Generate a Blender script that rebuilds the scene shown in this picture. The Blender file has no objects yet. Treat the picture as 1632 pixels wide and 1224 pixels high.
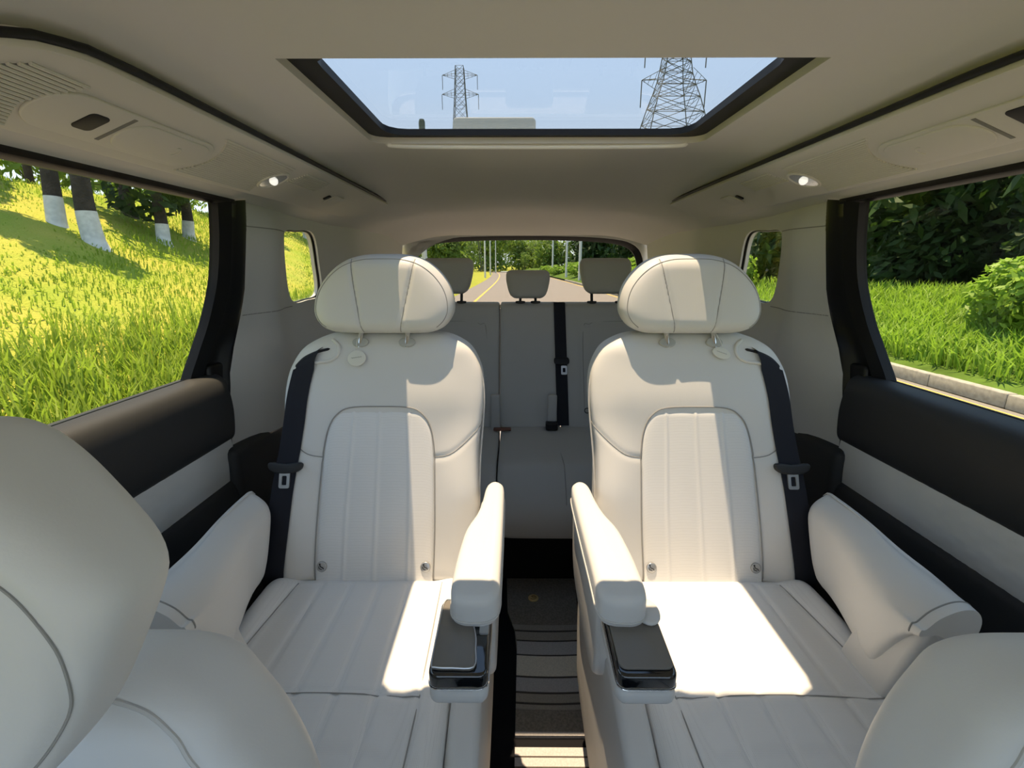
import bpy, bmesh, math, random
import numpy as np
from mathutils import Vector, Matrix

random.seed(7); np.random.seed(7)
sc = bpy.context.scene
C = sc.collection

# ------------------------------------------------------------------ camera
cam_d = bpy.data.cameras.new('camera'); cam = bpy.data.objects.new('camera', cam_d); C.objects.link(cam)
cam_d.sensor_width = 36.0; cam_d.lens = 36.0 * 740.0 / 1632.0
cam_d.clip_start = 0.02; cam_d.clip_end = 1500
cam.location = (-0.054, 0.0, 1.13)
cam.rotation_euler = (math.radians(90 - 14.2547), 0, math.radians(0.30))
sc.camera = cam

# ------------------------------------------------------------------ sky, sun, exposure
world = bpy.data.worlds.new('sky'); sc.world = world; world.use_nodes = True
nt = world.node_tree; nt.nodes.clear()
wo = nt.nodes.new('ShaderNodeOutputWorld'); bg = nt.nodes.new('ShaderNodeBackground')
tc = nt.nodes.new('ShaderNodeTexCoord'); sx = nt.nodes.new('ShaderNodeSeparateXYZ'); cr_ = nt.nodes.new('ShaderNodeValToRGB')
nt.links.new(tc.outputs['Generated'], sx.inputs[0]); nt.links.new(sx.outputs['Z'], cr_.inputs[0])
nt.links.new(cr_.outputs[0], bg.inputs[0]); nt.links.new(bg.outputs[0], wo.inputs[0])
e = cr_.color_ramp.elements
e[0].position = 0.0; e[0].color = (0.88, 0.93, 0.96, 1)
e[1].position = 0.9; e[1].color = (0.36, 0.54, 0.86, 1)
m_ = e.new(0.30); m_.color = (0.56, 0.72, 0.94, 1)
bg.inputs[1].default_value = 1.2
SUN_TO = Vector((-0.085, 0.185, 1.0)).normalized()
sl = bpy.data.lights.new('sun', 'SUN'); so = bpy.data.objects.new('sun', sl); C.objects.link(so)
sl.energy = 9.2; sl.angle = math.radians(0.53); sl.color = (1.0, 0.76, 0.50)
so.rotation_euler = SUN_TO.to_track_quat('Z', 'Y').to_euler(); so.location = (0, 0, 30)
vs_ = sc.view_settings
vs_.view_transform = 'Standard'; vs_.look = 'None'; vs_.gamma = 1; vs_.use_curve_mapping = False
vs_.exposure = 1.1
cy = sc.cycles
cy.use_denoising = True; cy.max_bounces = 12; cy.diffuse_bounces = 7; cy.glossy_bounces = 4
cy.transparent_max_bounces = 24; cy.sample_clamp_indirect = 8.0

# ------------------------------------------------------------------ materials
def mat(name, col, rough=0.55, metal=0.0, spec=0.4, noise=None, bump=None, coat=0.0, sub=None, emit=None, trans=None):
    """noise=(scale, amount[, col2]); bump=(scale, strength, distance)"""
    m = bpy.data.materials.new(name); m.use_nodes = True
    n = m.node_tree; b = n.nodes['Principled BSDF']
    b.inputs['Base Color'].default_value = (*col, 1); b.inputs['Roughness'].default_value = rough
    b.inputs['Metallic'].default_value = metal; b.inputs['Specular IOR Level'].default_value = spec
    b.inputs['Coat Weight'].default_value = coat; b.inputs['Coat Roughness'].default_value = 0.06
    t = n.nodes.new('ShaderNodeTexCoord')
    if noise:
        nz = n.nodes.new('ShaderNodeTexNoise'); nz.inputs['Scale'].default_value = noise[0]; nz.inputs['Detail'].default_value = 5
        n.links.new(t.outputs['Object'], nz.inputs['Vector'])
        rp = n.nodes.new('ShaderNodeValToRGB'); rp.color_ramp.elements[0].position = 0.32; rp.color_ramp.elements[1].position = 0.68
        c2 = noise[2] if len(noise) > 2 else tuple(c * (1 - noise[1]) for c in col)
        rp.color_ramp.elements[0].color = (*c2, 1); rp.color_ramp.elements[1].color = (*col, 1)
        n.links.new(nz.outputs['Fac'], rp.inputs[0]); n.links.new(rp.outputs[0], b.inputs['Base Color'])
    if bump:
        bz = n.nodes.new('ShaderNodeTexNoise'); bz.inputs['Scale'].default_value = bump[0]; bz.inputs['Detail'].default_value = 3
        n.links.new(t.outputs['Object'], bz.inputs['Vector'])
        bp = n.nodes.new('ShaderNodeBump'); bp.inputs['Strength'].default_value = bump[1]; bp.inputs['Distance'].default_value = bump[2]
        n.links.new(bz.outputs['Fac'], bp.inputs['Height']); n.links.new(bp.outputs[0], b.inputs['Normal'])
    if emit:
        b.inputs['Emission Color'].default_value = (*emit[:3], 1); b.inputs['Emission Strength'].default_value = emit[3]
    if trans:
        tr = n.nodes.new('ShaderNodeBsdfTranslucent'); tr.inputs[0].default_value = (*trans[:3], 1)
        mx = n.nodes.new('ShaderNodeMixShader'); mx.inputs[0].default_value = trans[3]
        n.links.new(b.outputs[0], mx.inputs[1]); n.links.new(tr.outputs[0], mx.inputs[2])
        n.links.new(mx.outputs[0], n.nodes['Material Output'].inputs[0])
    return m

def perforated(name, col, scale=420.0):
    m = mat(name, col, 0.6, bump=(260, 0.15, 0.0006)); n = m.node_tree; b = n.nodes['Principled BSDF']
    t = n.nodes.new('ShaderNodeTexCoord'); v = n.nodes.new('ShaderNodeTexVoronoi'); v.inputs['Scale'].default_value = scale
    v.inputs['Randomness'].default_value = 0.0
    n.links.new(t.outputs['Object'], v.inputs['Vector'])
    r = n.nodes.new('ShaderNodeValToRGB'); r.color_ramp.elements[0].position = 0.16; r.color_ramp.elements[1].position = 0.3
    r.color_ramp.elements[0].color = (*[c * 0.8 for c in col], 1); r.color_ramp.elements[1].color = (*col, 1)
    n.links.new(v.outputs['Distance'], r.inputs[0]); n.links.new(r.outputs[0], b.inputs['Base Color'])
    return m

def glass(name, tint, refl=1.0):
    m = bpy.data.materials.new(name); m.use_nodes = True; n = m.node_tree; n.nodes.clear()
    o = n.nodes.new('ShaderNodeOutputMaterial'); mx = n.nodes.new('ShaderNodeMixShader')
    tr = n.nodes.new('ShaderNodeBsdfTransparent'); tr.inputs[0].default_value = (*tint, 1)
    gl = n.nodes.new('ShaderNodeBsdfGlossy'); gl.inputs['Roughness'].default_value = 0.02
    fr = n.nodes.new('ShaderNodeLayerWeight'); fr.inputs[0].default_value = 0.5
    pw = n.nodes.new('ShaderNodeMath'); pw.operation = 'POWER'; pw.inputs[1].default_value = 5.0
    mu = n.nodes.new('ShaderNodeMath'); mu.operation = 'MULTIPLY_ADD'; mu.inputs[1].default_value = 0.45 * refl; mu.inputs[2].default_value = 0.018 * refl
    n.links.new(fr.outputs['Facing'], pw.inputs[0]); n.links.new(pw.outputs[0], mu.inputs[0]); n.links.new(mu.outputs[0], mx.inputs[0])
    n.links.new(tr.outputs[0], mx.inputs[1]); n.links.new(gl.outputs[0], mx.inputs[2]); n.links.new(mx.outputs[0], o.inputs[0])
    return m

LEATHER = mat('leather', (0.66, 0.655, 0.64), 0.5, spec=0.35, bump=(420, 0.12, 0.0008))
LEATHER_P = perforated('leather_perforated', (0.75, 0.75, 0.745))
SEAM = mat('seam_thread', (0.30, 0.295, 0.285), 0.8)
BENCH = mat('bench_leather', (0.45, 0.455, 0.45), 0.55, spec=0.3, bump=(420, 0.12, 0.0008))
PIPE = mat('piping_leather', (0.54, 0.53, 0.51), 0.5)
HEADL = mat('headliner_fabric', (0.635, 0.62, 0.59), 0.95, spec=0.1, bump=(900, 0.15, 0.0006))
TRIM = mat('trim_plastic', (0.62, 0.615, 0.60), 0.55, spec=0.3, bump=(700, 0.1, 0.0004))
CONS = mat('console_plastic', (0.60, 0.58, 0.535), 0.55, spec=0.3)
GRILL = mat('grille_shadow_gap', (0.20, 0.195, 0.18), 0.8)
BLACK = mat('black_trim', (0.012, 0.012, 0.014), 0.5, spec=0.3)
BLACKSOFT = mat('black_soft_trim', (0.022, 0.023, 0.025), 0.55, spec=0.4, bump=(500, 0.2, 0.0006))
RUBBER = mat('black_rubber_seal', (0.006, 0.006, 0.007), 0.35, spec=0.3)
GLOSS = mat('gloss_black', (0.006, 0.007, 0.009), 0.08, spec=0.6, coat=0.8)
CHROME = mat('chrome', (0.8, 0.8, 0.8), 0.15, metal=1.0)
STEEL = mat('buckle_steel', (0.55, 0.56, 0.57), 0.3, metal=0.8)
BELT = mat('belt_webbing', (0.014, 0.015, 0.022), 0.75, spec=0.25, bump=(900, 0.3, 0.0006))
TAUPE = mat('taupe_leather', (0.17, 0.155, 0.135), 0.42, spec=0.45, bump=(500, 0.15, 0.0006))
GREYPL = mat('grey_plastic', (0.42, 0.43, 0.41), 0.5)
CARPET = mat('black_carpet', (0.012, 0.012, 0.014), 0.95, spec=0.1, bump=(600, 0.5, 0.003))
MATB = mat('mat_brown', (0.32, 0.28, 0.235), 0.95, spec=0.1, noise=(160, 0.35), bump=(500, 0.5, 0.002))
MATS = [mat('mat_stripe_' + n_, c_, 0.95, spec=0.1, noise=(220, 0.18)) for n_, c_ in
        (('taupe', (0.42, 0.375, 0.32)), ('grey', (0.56, 0.53, 0.52)), ('cream', (0.85, 0.77, 0.65)), ('dark', (0.10, 0.085, 0.075)))]
GOLD = mat('gold_badge', (0.85, 0.62, 0.28), 0.45, metal=0.15)
TAGM = mat('tag_card', (0.70, 0.69, 0.63), 0.6)
PRINT = mat('tag_print', (0.30, 0.30, 0.28), 0.7)
WHITE = mat('white_trim', (0.82, 0.81, 0.76), 0.35)
LAMPG = mat('lamp_lens', (0.9, 0.9, 0.88), 0.1, emit=(1, 0.97, 0.9, 0.35))
G_SIDE = glass('tinted_side_glass', (0.74, 0.75, 0.72))
G_REAR = glass('tinted_rear_glass', (0.66, 0.66, 0.64))
G_ROOF = glass('tinted_roof_glass', (0.63, 0.635, 0.635), 1.0)
G_FRONT = glass('windscreen_glass', (0.85, 0.86, 0.85))

# ------------------------------------------------------------------ mesh helpers
ORIG = {}
def mesh_obj(name, V, Fc, m, parent=None, smooth=True, recalc=True, label=None):
    V = np.asarray(V, float)
    if parent is not None: org = np.array(ORIG[parent.name])
    else: org = np.array([V[:, 0].mean(), V[:, 1].mean(), V[:, 2].min()])
    me = bpy.data.meshes.new(name); me.from_pydata((V - org).tolist(), [], Fc)
    if recalc:
        bm = bmesh.new(); bm.from_mesh(me); bmesh.ops.recalc_face_normals(bm, faces=bm.faces); bm.to_mesh(me); bm.free()
    if smooth:
        me.polygons.foreach_set('use_smooth', [True] * len(me.polygons))
        me.set_sharp_from_angle(angle=math.radians(50))
    me.materials.append(m); me.update()
    o = bpy.data.objects.new(name, me); C.objects.link(o)
    if parent is not None: o.parent = parent
    else: o.location = org
    ORIG[o.name] = tuple(org)
    if label: o['label'] = label
    return o
def thing(name, loc, label, cat, group=None, kind=None):
    o = bpy.data.objects.new(name, None); C.objects.link(o); o.location = loc; o.empty_display_size = 0.05
    ORIG[o.name] = tuple(loc); o['label'] = label
    if kind: o['kind'] = kind
    if cat: o['category'] = cat
    if group: o['group'] = group
    return o
def tag(o, label, cat=None, group=None, kind=None):
    o['label'] = label
    if cat: o['category'] = cat
    if group: o['group'] = group
    if kind: o['kind'] = kind
    return o
def join(parts):
    V = []; F = []; k = 0
    for v, f in parts:
        V += list(map(tuple, v)); F += [tuple(i + k for i in q) for q in f]; k += len(v)
    return V, F
def catmull(P, n=8, closed=False):
    P = [np.array(p, float) for p in P]; out = []
    N = len(P); rng = range(N if closed else N - 1)
    for i in rng:
        if closed: p0, p1, p2, p3 = P[i - 1], P[i], P[(i + 1) % N], P[(i + 2) % N]
        else: p0, p1, p2, p3 = P[max(i - 1, 0)], P[i], P[i + 1], P[min(i + 2, N - 1)]
        for j in range(n):
            t = j / n
            out.append(0.5 * ((2 * p1) + (-p0 + p2) * t + (2 * p0 - 5 * p1 + 4 * p2 - p3) * t * t + (-p0 + 3 * p1 - 3 * p2 + p3) * t ** 3))
    if not closed: out.append(P[-1])
    return np.array(out)
def tube(P, r, n=8, closed=False, cap=True):
    P = np.asarray(P, float); N = len(P); V = []; F = []
    rr = np.full(N, r) if np.isscalar(r) else np.asarray(r, float)
    T = np.zeros_like(P)
    for i in range(N):
        a = P[(i - 1) % N] if (closed or i > 0) else P[i]; b = P[(i + 1) % N] if (closed or i < N - 1) else P[i]
        d = b - a; T[i] = d / (np.linalg.norm(d) + 1e-12)
    ref = np.array([0, 0, 1.0]) if abs(T[0][2]) < 0.9 else np.array([1.0, 0, 0])
    u = np.cross(T[0], ref); u /= np.linalg.norm(u)
    for i in range(N):
        u = u - T[i] * np.dot(u, T[i]); u /= (np.linalg.norm(u) + 1e-12); w = np.cross(T[i], u)
        for j in range(n):
            a = 2 * math.pi * j / n; V.append(P[i] + rr[i] * (math.cos(a) * u + math.sin(a) * w))
    for i in range(N if closed else N - 1):
        i2 = (i + 1) % N
        for j in range(n):
            F.append((i * n + j, i * n + (j + 1) % n, i2 * n + (j + 1) % n, i2 * n + j))
    if cap and not closed:
        F.append(tuple(range(n))); F.append(tuple((N - 1) * n + j for j in range(n)))
    return V, F
def loft(rings, cap=True, closed_ring=True):
    n = len(rings[0]); V = [tuple(p) for r in rings for p in r]; F = []
    for i in range(len(rings) - 1):
        for j in range(n if closed_ring else n - 1):
            F.append((i * n + j, i * n + (j + 1) % n, (i + 1) * n + (j + 1) % n, (i + 1) * n + j))
    if cap:
        F.append(tuple(range(n))); F.append(tuple((len(rings) - 1) * n + j for j in range(n)))
    return V, F
def rbox(c, s, bev=0.01, seg=3, rot=None, taper=None):
    bm = bmesh.new(); bmesh.ops.create_cube(bm, size=1.0)
    for v in bm.verts:
        v.co = Vector((v.co.x * s[0], v.co.y * s[1], v.co.z * s[2]))
        if taper and v.co.z > 0: v.co.x *= taper[0]; v.co.y *= taper[1]
    if bev > 0: bmesh.ops.bevel(bm, geom=list(bm.edges), offset=min(bev, min(s) * 0.49), segments=seg, affect='EDGES', profile=0.5)
    R = Matrix.Identity(3) if rot is None else rot
    V = [tuple(R @ v.co + Vector(c)) for v in bm.verts]; bm.verts.index_update()
    F = [tuple(v.index for v in f.verts) for f in bm.faces]; bm.free(); return V, F
def prism(poly, mapf, t0, t1, bev=0.0, seg=3):
    """poly 2D outline; mapf(a,b,t)->xyz; rounded rims by inset rings"""
    P = np.asarray(poly, float); c = P.mean(0); rings = []
    def inset(d):
        N = len(P); out = []
        for i in range(N):
            a = P[i] - P[i - 1]; b = P[(i + 1) % N] - P[i]
            na = np.array([-a[1], a[0]]) / (np.linalg.norm(a) + 1e-9); nb = np.array([-b[1], b[0]]) / (np.linalg.norm(b) + 1e-9)
            n_ = na + nb; n_ /= (np.linalg.norm(n_) + 1e-9)
            out.append(P[i] + n_ * d * sgn)
        return np.array(out)
    area = 0.5 * sum(P[i - 1][0] * P[i][1] - P[i][0] * P[i - 1][1] for i in range(len(P))); sgn = 1 if area > 0 else -1
    if bev > 0:
        ks = [(bev * (1 - math.sin(a)), bev * (1 - math.cos(a))) for a in np.linspace(0, math.pi / 2, seg + 1)]
        prof = [(i_, t0 + d_) for i_, d_ in ks] if t1 > t0 else [(i_, t0 - d_) for i_, d_ in ks]
        prof += [(i_, t1 - d_ if t1 > t0 else t1 + d_) for i_, d_ in reversed(ks)]
    else: prof = [(0, t0), (0, t1)]
    for i_, t in prof:
        Q = inset(i_) if i_ > 1e-9 else P
        rings.append([mapf(a, b, t) for a, b in Q])
    return loft(rings)
def rrect(x0, x1, y0, y1, r, n=6):
    out = []
    for cx, cy_, a0 in ((x1 - r, y1 - r, 0), (x0 + r, y1 - r, 90), (x0 + r, y0 + r, 180), (x1 - r, y0 + r, 270)):
        for k in range(n + 1):
            a = math.radians(a0 + 90 * k / n); out.append((cx + r * math.cos(a), cy_ + r * math.sin(a)))
    return out
def circ(cx, cy_, r, n=24, ry=None): return [(cx + r * math.cos(2 * math.pi * k / n), cy_ + (ry or r) * math.sin(2 * math.pi * k / n)) for k in range(n)]
def sst(a, b, x):
    t = np.clip((np.asarray(x, float) - a) / (b - a), 0, 1); return t * t * (3 - 2 * t)
def pdist(U, V, poly):
    d = np.full(U.shape, 9.0)
    for (ax, ay), (bx, by) in zip(poly[:-1], poly[1:]):
        L2 = (bx - ax) ** 2 + (by - ay) ** 2 + 1e-12
        t = np.clip(((U - ax) * (bx - ax) + (V - ay) * (by - ay)) / L2, 0, 1)
        d = np.minimum(d, np.hypot(U - ax - t * (bx - ax), V - ay - t * (by - ay)))
    return d
class Pad:
    """Upholstered pad: rows along v, left/right limits per row, rounded rim, front and back thickness."""
    def __init__(s, pts, front, back, mapf, nv=70, nu=49, p=4.0, vr=0.05, vp=2.4, detail=None, grooves=(), gw=0.0035, gd=0.004):
        s.pts = np.array(pts, float)          # rows (v, uL, uR)
        q = catmull(s.pts, 10); q = q[np.argsort(q[:, 0])]
        s.q = q; s.v0, s.v1 = s.pts[0, 0], s.pts[-1, 0]
        s.front, s.back, s.mapf, s.p, s.vr, s.vp = front, back, mapf, p, vr, vp
        s.detail = detail; s.grooves = [catmull(g, 6) for g in grooves]; s.gw, s.gd = gw, gd; s.nv, s.nu = nv, nu
    def lim(s, v): return np.interp(v, s.q[:, 0], s.q[:, 1]), np.interp(v, s.q[:, 0], s.q[:, 2])
    def edge(s, S, V):
        e = np.clip(1 - np.abs(S) ** s.p, 0, 1) ** (1 / s.p)
        dv = np.clip(np.minimum(V - s.v0, s.v1 - V) / s.vr, 0, 1)
        return e * np.clip(1 - (1 - dv) ** s.vp, 0, 1) ** (1 / s.vp)
    def hf(s, U, V, S):
        e = s.edge(S, V); h = s.front * e
        if s.detail is not None: h = h + s.detail(U, V) * e
        for g in s.grooves: h = h - s.gd * np.exp(-(pdist(U, V, g) / s.gw) ** 2) * e
        return h
    def surf(s, u, v, off=0.0):
        a, b = s.lim(v); S = np.array((2 * u - a - b) / max(b - a, 1e-6))
        h = float(s.hf(np.array(float(u)), np.array(float(v)), np.clip(S, -1, 1))); return s.mapf(u, v, h + off)
    def mesh(s):
        t = np.linspace(0, 1, s.nv); lo = s.vr / (s.v1 - s.v0)
        vv = s.v0 + (s.v1 - s.v0) * (t - 0.11 * np.sin(2 * math.pi * t) * 0.9)
        vv[0] = s.v0 + 1e-4; vv[-1] = s.v1 - 1e-4
        S = np.sin(np.linspace(-1, 1, s.nu) * math.pi / 2 * 0.999); rings = []
        for v in vv:
            a, b = s.lim(v); U = (a + b) / 2 + (b - a) / 2 * S; VV = np.full_like(U, v)
            H = s.hf(U, VV, S); B = -s.back * s.edge(S, VV)
            r = [s.mapf(u, v, h) for u, h in zip(U, H)] + [s.mapf(u, v, h) for u, h in list(zip(U, B))[::-1][1:-1]]
            rings.append(r)
        return loft(rings)
    def seam(s, poly, r=0.0012, off=0.0002, n=6, k=6):
        P = catmull(poly, k); return tube([s.surf(u, v, off) for u, v in P], r, n)
def annulus(outer, inner, mapf, nr=8, lip=None, bias=1.0):
    """ring of faces between two equally long 2D loops; lip=(t offsets) extrudes the inner rim"""
    O_ = np.array(outer, float); I_ = np.array(inner, float); rings = []
    for k in range(nr + 1):
        t = (k / nr) ** bias; Q = I_ * (1 - t) + O_ * t; rings.append([mapf(a, b, 0.0) for a, b in Q])
    if lip is not None: rings = [[mapf(a, b, lip) for a, b in I_]] + rings
    return loft(rings, cap=False)
def resample(poly, per_seg):
    P = [np.array(p, float) for p in poly]; out = []
    for i in range(len(P)):
        for k in range(per_seg): out.append(P[i] + (P[(i + 1) % len(P)] - P[i]) * k / per_seg)
    return np.array(out)
def resample_len(poly, n):
    P = np.array(list(poly) + [poly[0]], float); L = np.concatenate([[0], np.cumsum(np.linalg.norm(np.diff(P, axis=0), axis=1))])
    s = np.linspace(0, L[-1], n, endpoint=False)
    return np.stack([np.interp(s, L, P[:, 0]), np.interp(s, L, P[:, 1])], 1)
def slab(poly, mapf, t):
    return prism(poly, mapf, 0.0, t)

# ================================================================== CABIN SHELL
def zc(y): return float(np.interp(y, [-0.8, -0.3, 0.3, 1.3, 1.7, 2.0, 2.3, 2.62], [1.37, 1.405, 1.42, 1.42, 1.408, 1.385, 1.345, 1.285]))
def drop(x):
    x = abs(x); return float(np.interp(x, [0, 0.40, 0.47, 0.54, 0.60, 0.68, 0.72, 0.765, 0.80], [0, 0, 0.010, 0.032, 0.056, 0.094, 0.112, 0.132, 0.15]))
def zh(x, y):
    k = float(np.interp(y, [1.6, 2.6], [1.0, 0.62])); return zc(y) - drop(x) * k
# floor
V, F = join([rbox((0, 0.75, -0.09), (1.74, 3.7, 0.06), 0.005)])
tag(mesh_obj('floor', V, F, CARPET), 'black carpeted cabin floor between the seats', kind='structure')
# headliner with sunroof opening
SRX, SRY0, SRY1 = 0.40, 0.763, 1.243
outer = resample([(-0.764, -0.62), (0.764, -0.62), (0.764, 2.6), (-0.764, 2.6)], 44)
inner = resample([(-SRX, SRY0), (SRX, SRY0), (SRX, SRY1), (-SRX, SRY1)], 44)
for q in inner:   # round the two rear corners
    for cx in (-1, 1):
        c = np.array([cx * (SRX - 0.035), SRY1 - 0.035]); d = q - c
        if d[0] * cx > 0 and d[1] > 0: q[:] = c + d / np.linalg.norm(d) * 0.035
V, F = annulus(outer, inner, lambda a, b, t: (a, b, zh(a, b) + t), nr=26, lip=0.03)
ceil = tag(mesh_obj('ceiling', V, F, HEADL, recalc=False), 'pale grey fabric headliner around the sunroof', kind='structure')
# painted outer roof skin above it (keeps the sky out)
outer = resample([(-0.74, -0.60), (0.74, -0.60), (0.74, 2.62), (-0.74, 2.62)], 20)
inner = resample([(-0.42, 0.60), (0.42, 0.60), (0.42, 1.26), (-0.42, 1.26)], 20)
V, F = annulus(outer, inner, lambda a, b, t: (a, b, min(1.454, zc(b) + 0.034) - 0.16 * max(0, abs(a) - 0.5)), nr=6)
tag(mesh_obj('roof_skin', V, F, WHITE, recalc=False), 'painted metal roof skin of the van around the glass', kind='structure')
V, F = rbox((0, -0.72, 0.36), (1.62, 0.26, 0.76), 0.06, 4)
tag(mesh_obj('dashboard_blocker', V, F, BLACKSOFT), 'unseen dark dash block added behind the viewpoint against front light', kind='structure')  # unseen block added to cut front light on the seats
ws = thing('window_5', (0, -0.85, 0.74), 'unseen windscreen pane added behind the viewpoint to dim front light', None, kind='structure')  # pane added out of view to dim light reaching the front seats
V, F = prism([(-0.8, 0), (0.8, 0), (0.74, 1), (-0.74, 1)], lambda a, b, t: (a, -1.10 + 0.50 * b + t, 0.74 + 0.66 * b), 0, 0.005)
mesh_obj('pane', V, F, G_FRONT, ws, smooth=False)
# sunroof: frame ring, glass, trim bar
sr = thing('window_1', (0, 0.95, 1.43), 'wide sunroof pane in a black frame overhead', None, kind='structure')
outer = resample_len(rrect(-0.47, 0.47, 0.60, 1.33, 0.05), 96); inner = resample_len(rrect(-0.358, 0.358, 0.9, 1.222, 0.05)[:14] + rrect(-0.358, 0.358, 0.792, 1.0, 0.025)[14:], 96)
rings = [[(a, b, 1.436) for a, b in outer], [(a, b, 1.433) for a, b in inner], [(a, b, 1.447) for a, b in inner], [(a, b, 1.447) for a, b in outer]]
V, F = loft(rings + [rings[0]], cap=False)
mesh_obj('sunroof_frame', V, F, BLACK, sr)
V, F = prism(rrect(-0.40, 0.40, 0.62, 1.26, 0.04), lambda a, b, t: (a, b, 1.449 + t), 0, 0.004)
mesh_obj('pane', V, F, G_ROOF, sr, smooth=False)
V, F = tube(catmull([(-0.36, 1.247, 1.424), (-0.33, 1.254, 1.417), (0, 1.257, 1.4155), (0.33, 1.254, 1.417), (0.36, 1.247, 1.424)], 8), 0.006, 8)
mesh_obj('trim_bar', V, F, WHITE, sr, label='thin white trim bar along the rear edge')

# side walls behind the sliding doors, quarter windows, rail
def xw(y, z):
    x = 0.762 + (1.265 - z) * 0.13
    x -= 0.035 * float(sst(1.0, 0.78, z)) if z < 1.0 else 0.0
    x -= 0.032 * math.exp(-((y - 1.395) / 0.085) ** 2) * float(sst(1.31, 1.2, z)) + 0.03 * math.exp(-((y - 1.30) / 0.10) ** 2) * float(sst(1.0, 0.9, z))
    return x - 0.11 * float(sst(1.75, 2.6, y))
def xg(z): return 0.765 + (1.265 - z) * 0.179      # side glass plane
QW = catmull([(1.50, 1.13), (1.485, 1.225), (1.60, 1.243), (1.72, 1.238), (1.775, 1.14), (1.80, 1.03), (1.68, 1.012), (1.56, 1.02)], 8, True)
front_edge = [(1.287, 1.31), (1.282, 1.18), (1.275, 1.06), (1.255, 0.99), (1.20, 0.93), (1.16, 0.86), (1.14, 0.77), (1.15, 0.66)]
for sg, side in ((-1, 'left'), (1, 'right')):
    loop = [(2.6, 1.31)] + front_edge + [(2.6, 0.62)]
    loop = resample_len(loop, 120); hole = resample_len(QW, 120)
    # align both loops by angle round the window centre
    c = QW.mean(0)
    def start(L): return np.roll(L, -int(np.argmin(np.abs(np.arctan2(L[:, 1] - c[1], L[:, 0] - c[0]) - 0.0))), axis=0)
    def ccw(L): return L if sum(L[i - 1][0] * L[i][1] - L[i][0] * L[i - 1][1] for i in range(len(L))) > 0 else L[::-1]
    loop, hole = start(ccw(loop)), start(ccw(hole))
    V, F = annulus(loop, hole, lambda a, b, t: (sg * (xw(a, b) + t), a, b), nr=14, lip=0.03)
    w = tag(mesh_obj('wall_' + side, V, F, TRIM, recalc=False), 'pale grey moulded pillar and quarter trim on the %s side' % side, kind='structure')
    for zz in (1.232, 1.0):
        yy = (1.285, 1.48) if zz > 1.1 else (1.26, 1.56)
        V, F = tube([(sg * (xw(y, zz) - 0.0005), y, zz) for y in np.linspace(yy[0], yy[1], 14)], 0.0014, 6)
        mesh_obj('seam', V, F, SEAM, w)
    # dark panel below, over the wheel arch
    V, F = rbox((sg * 0.80, 1.86, 0.31), (0.06, 1.5, 0.72), 0.02)
    tag(mesh_obj('trim_%d' % (1 if sg < 0 else 2), V, F, BLACKSOFT), 'black lower side trim below the %s pillar' % side, kind='structure')
    qw = thing('window_%d' % (2 if sg < 0 else 3), (sg * 0.80, 1.65, 1.01), 'small rounded quarter window behind the %s pillar' % side, None, kind='structure')
    big = (np.array(hole) - c) * 1.06 + c
    V, F = prism(big, lambda a, b, t: (sg * (xw(a, b) + 0.028 + t), a, b), 0, 0.004); mesh_obj('pane', V, F, G_SIDE, qw, smooth=False)
    V, F = tube([(sg * (xw(a, b) + 0.012), a, b) for a, b in hole], 0.005, 6, True); mesh_obj('window_seal', V, F, RUBBER, qw)

# tailgate with rear window
def yr(z): return 2.60 + (1.29 - z) * 0.22
loop = ccw(resample_len([(-0.80, 1.31), (0.80, 1.31), (0.82, 0.2), (-0.82, 0.2)], 120))
RW = ccw(resample_len(catmull([(-0.66, 1.12), (-0.60, 1.235), (-0.42, 1.276), (0, 1.287), (0.42, 1.276), (0.60, 1.235), (0.66, 1.12), (0.68, 0.94), (0.5, 0.90), (0, 0.895), (-0.5, 0.90), (-0.68, 0.94)], 8, True), 120))
c = np.array([0, 1.05])
loop, hole = start(loop), start(RW)
V, F = annulus(loop, hole, lambda a, b, t: (a, yr(b) + t, b), nr=10, lip=0.04)
tag(mesh_obj('wall_back', V, F, TRIM, recalc=False), 'pale tailgate trim around the rear window', kind='structure')
rw = thing('window_4', (0, 2.64, 0.9), 'rear tailgate window looking back along the road', None, kind='structure')
small = np.array(hole) * 1.0; small = (small - np.array([0, 1.08])) * np.array([0.955, 0.90]) + np.array([0, 1.08])
rings = [[(a, yr(b) + 0.012, b) for a, b in hole], [(a, yr(b) + 0.03, b) for a, b in small], [(a, yr(b) + 0.042, b) for a, b in small], [(a * 1.02, yr(b) + 0.042, b) for a, b in hole]]
V, F = loft(rings, cap=False); mesh_obj('window_seal', V, F, BLACK, rw)
V, F = prism(small * np.array([1.02, 1.0]), lambda a, b, t: (a, yr(b) + 0.034 + t, b), 0, 0.004); mesh_obj('pane', V, F, G_REAR, rw, smooth=False)

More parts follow.
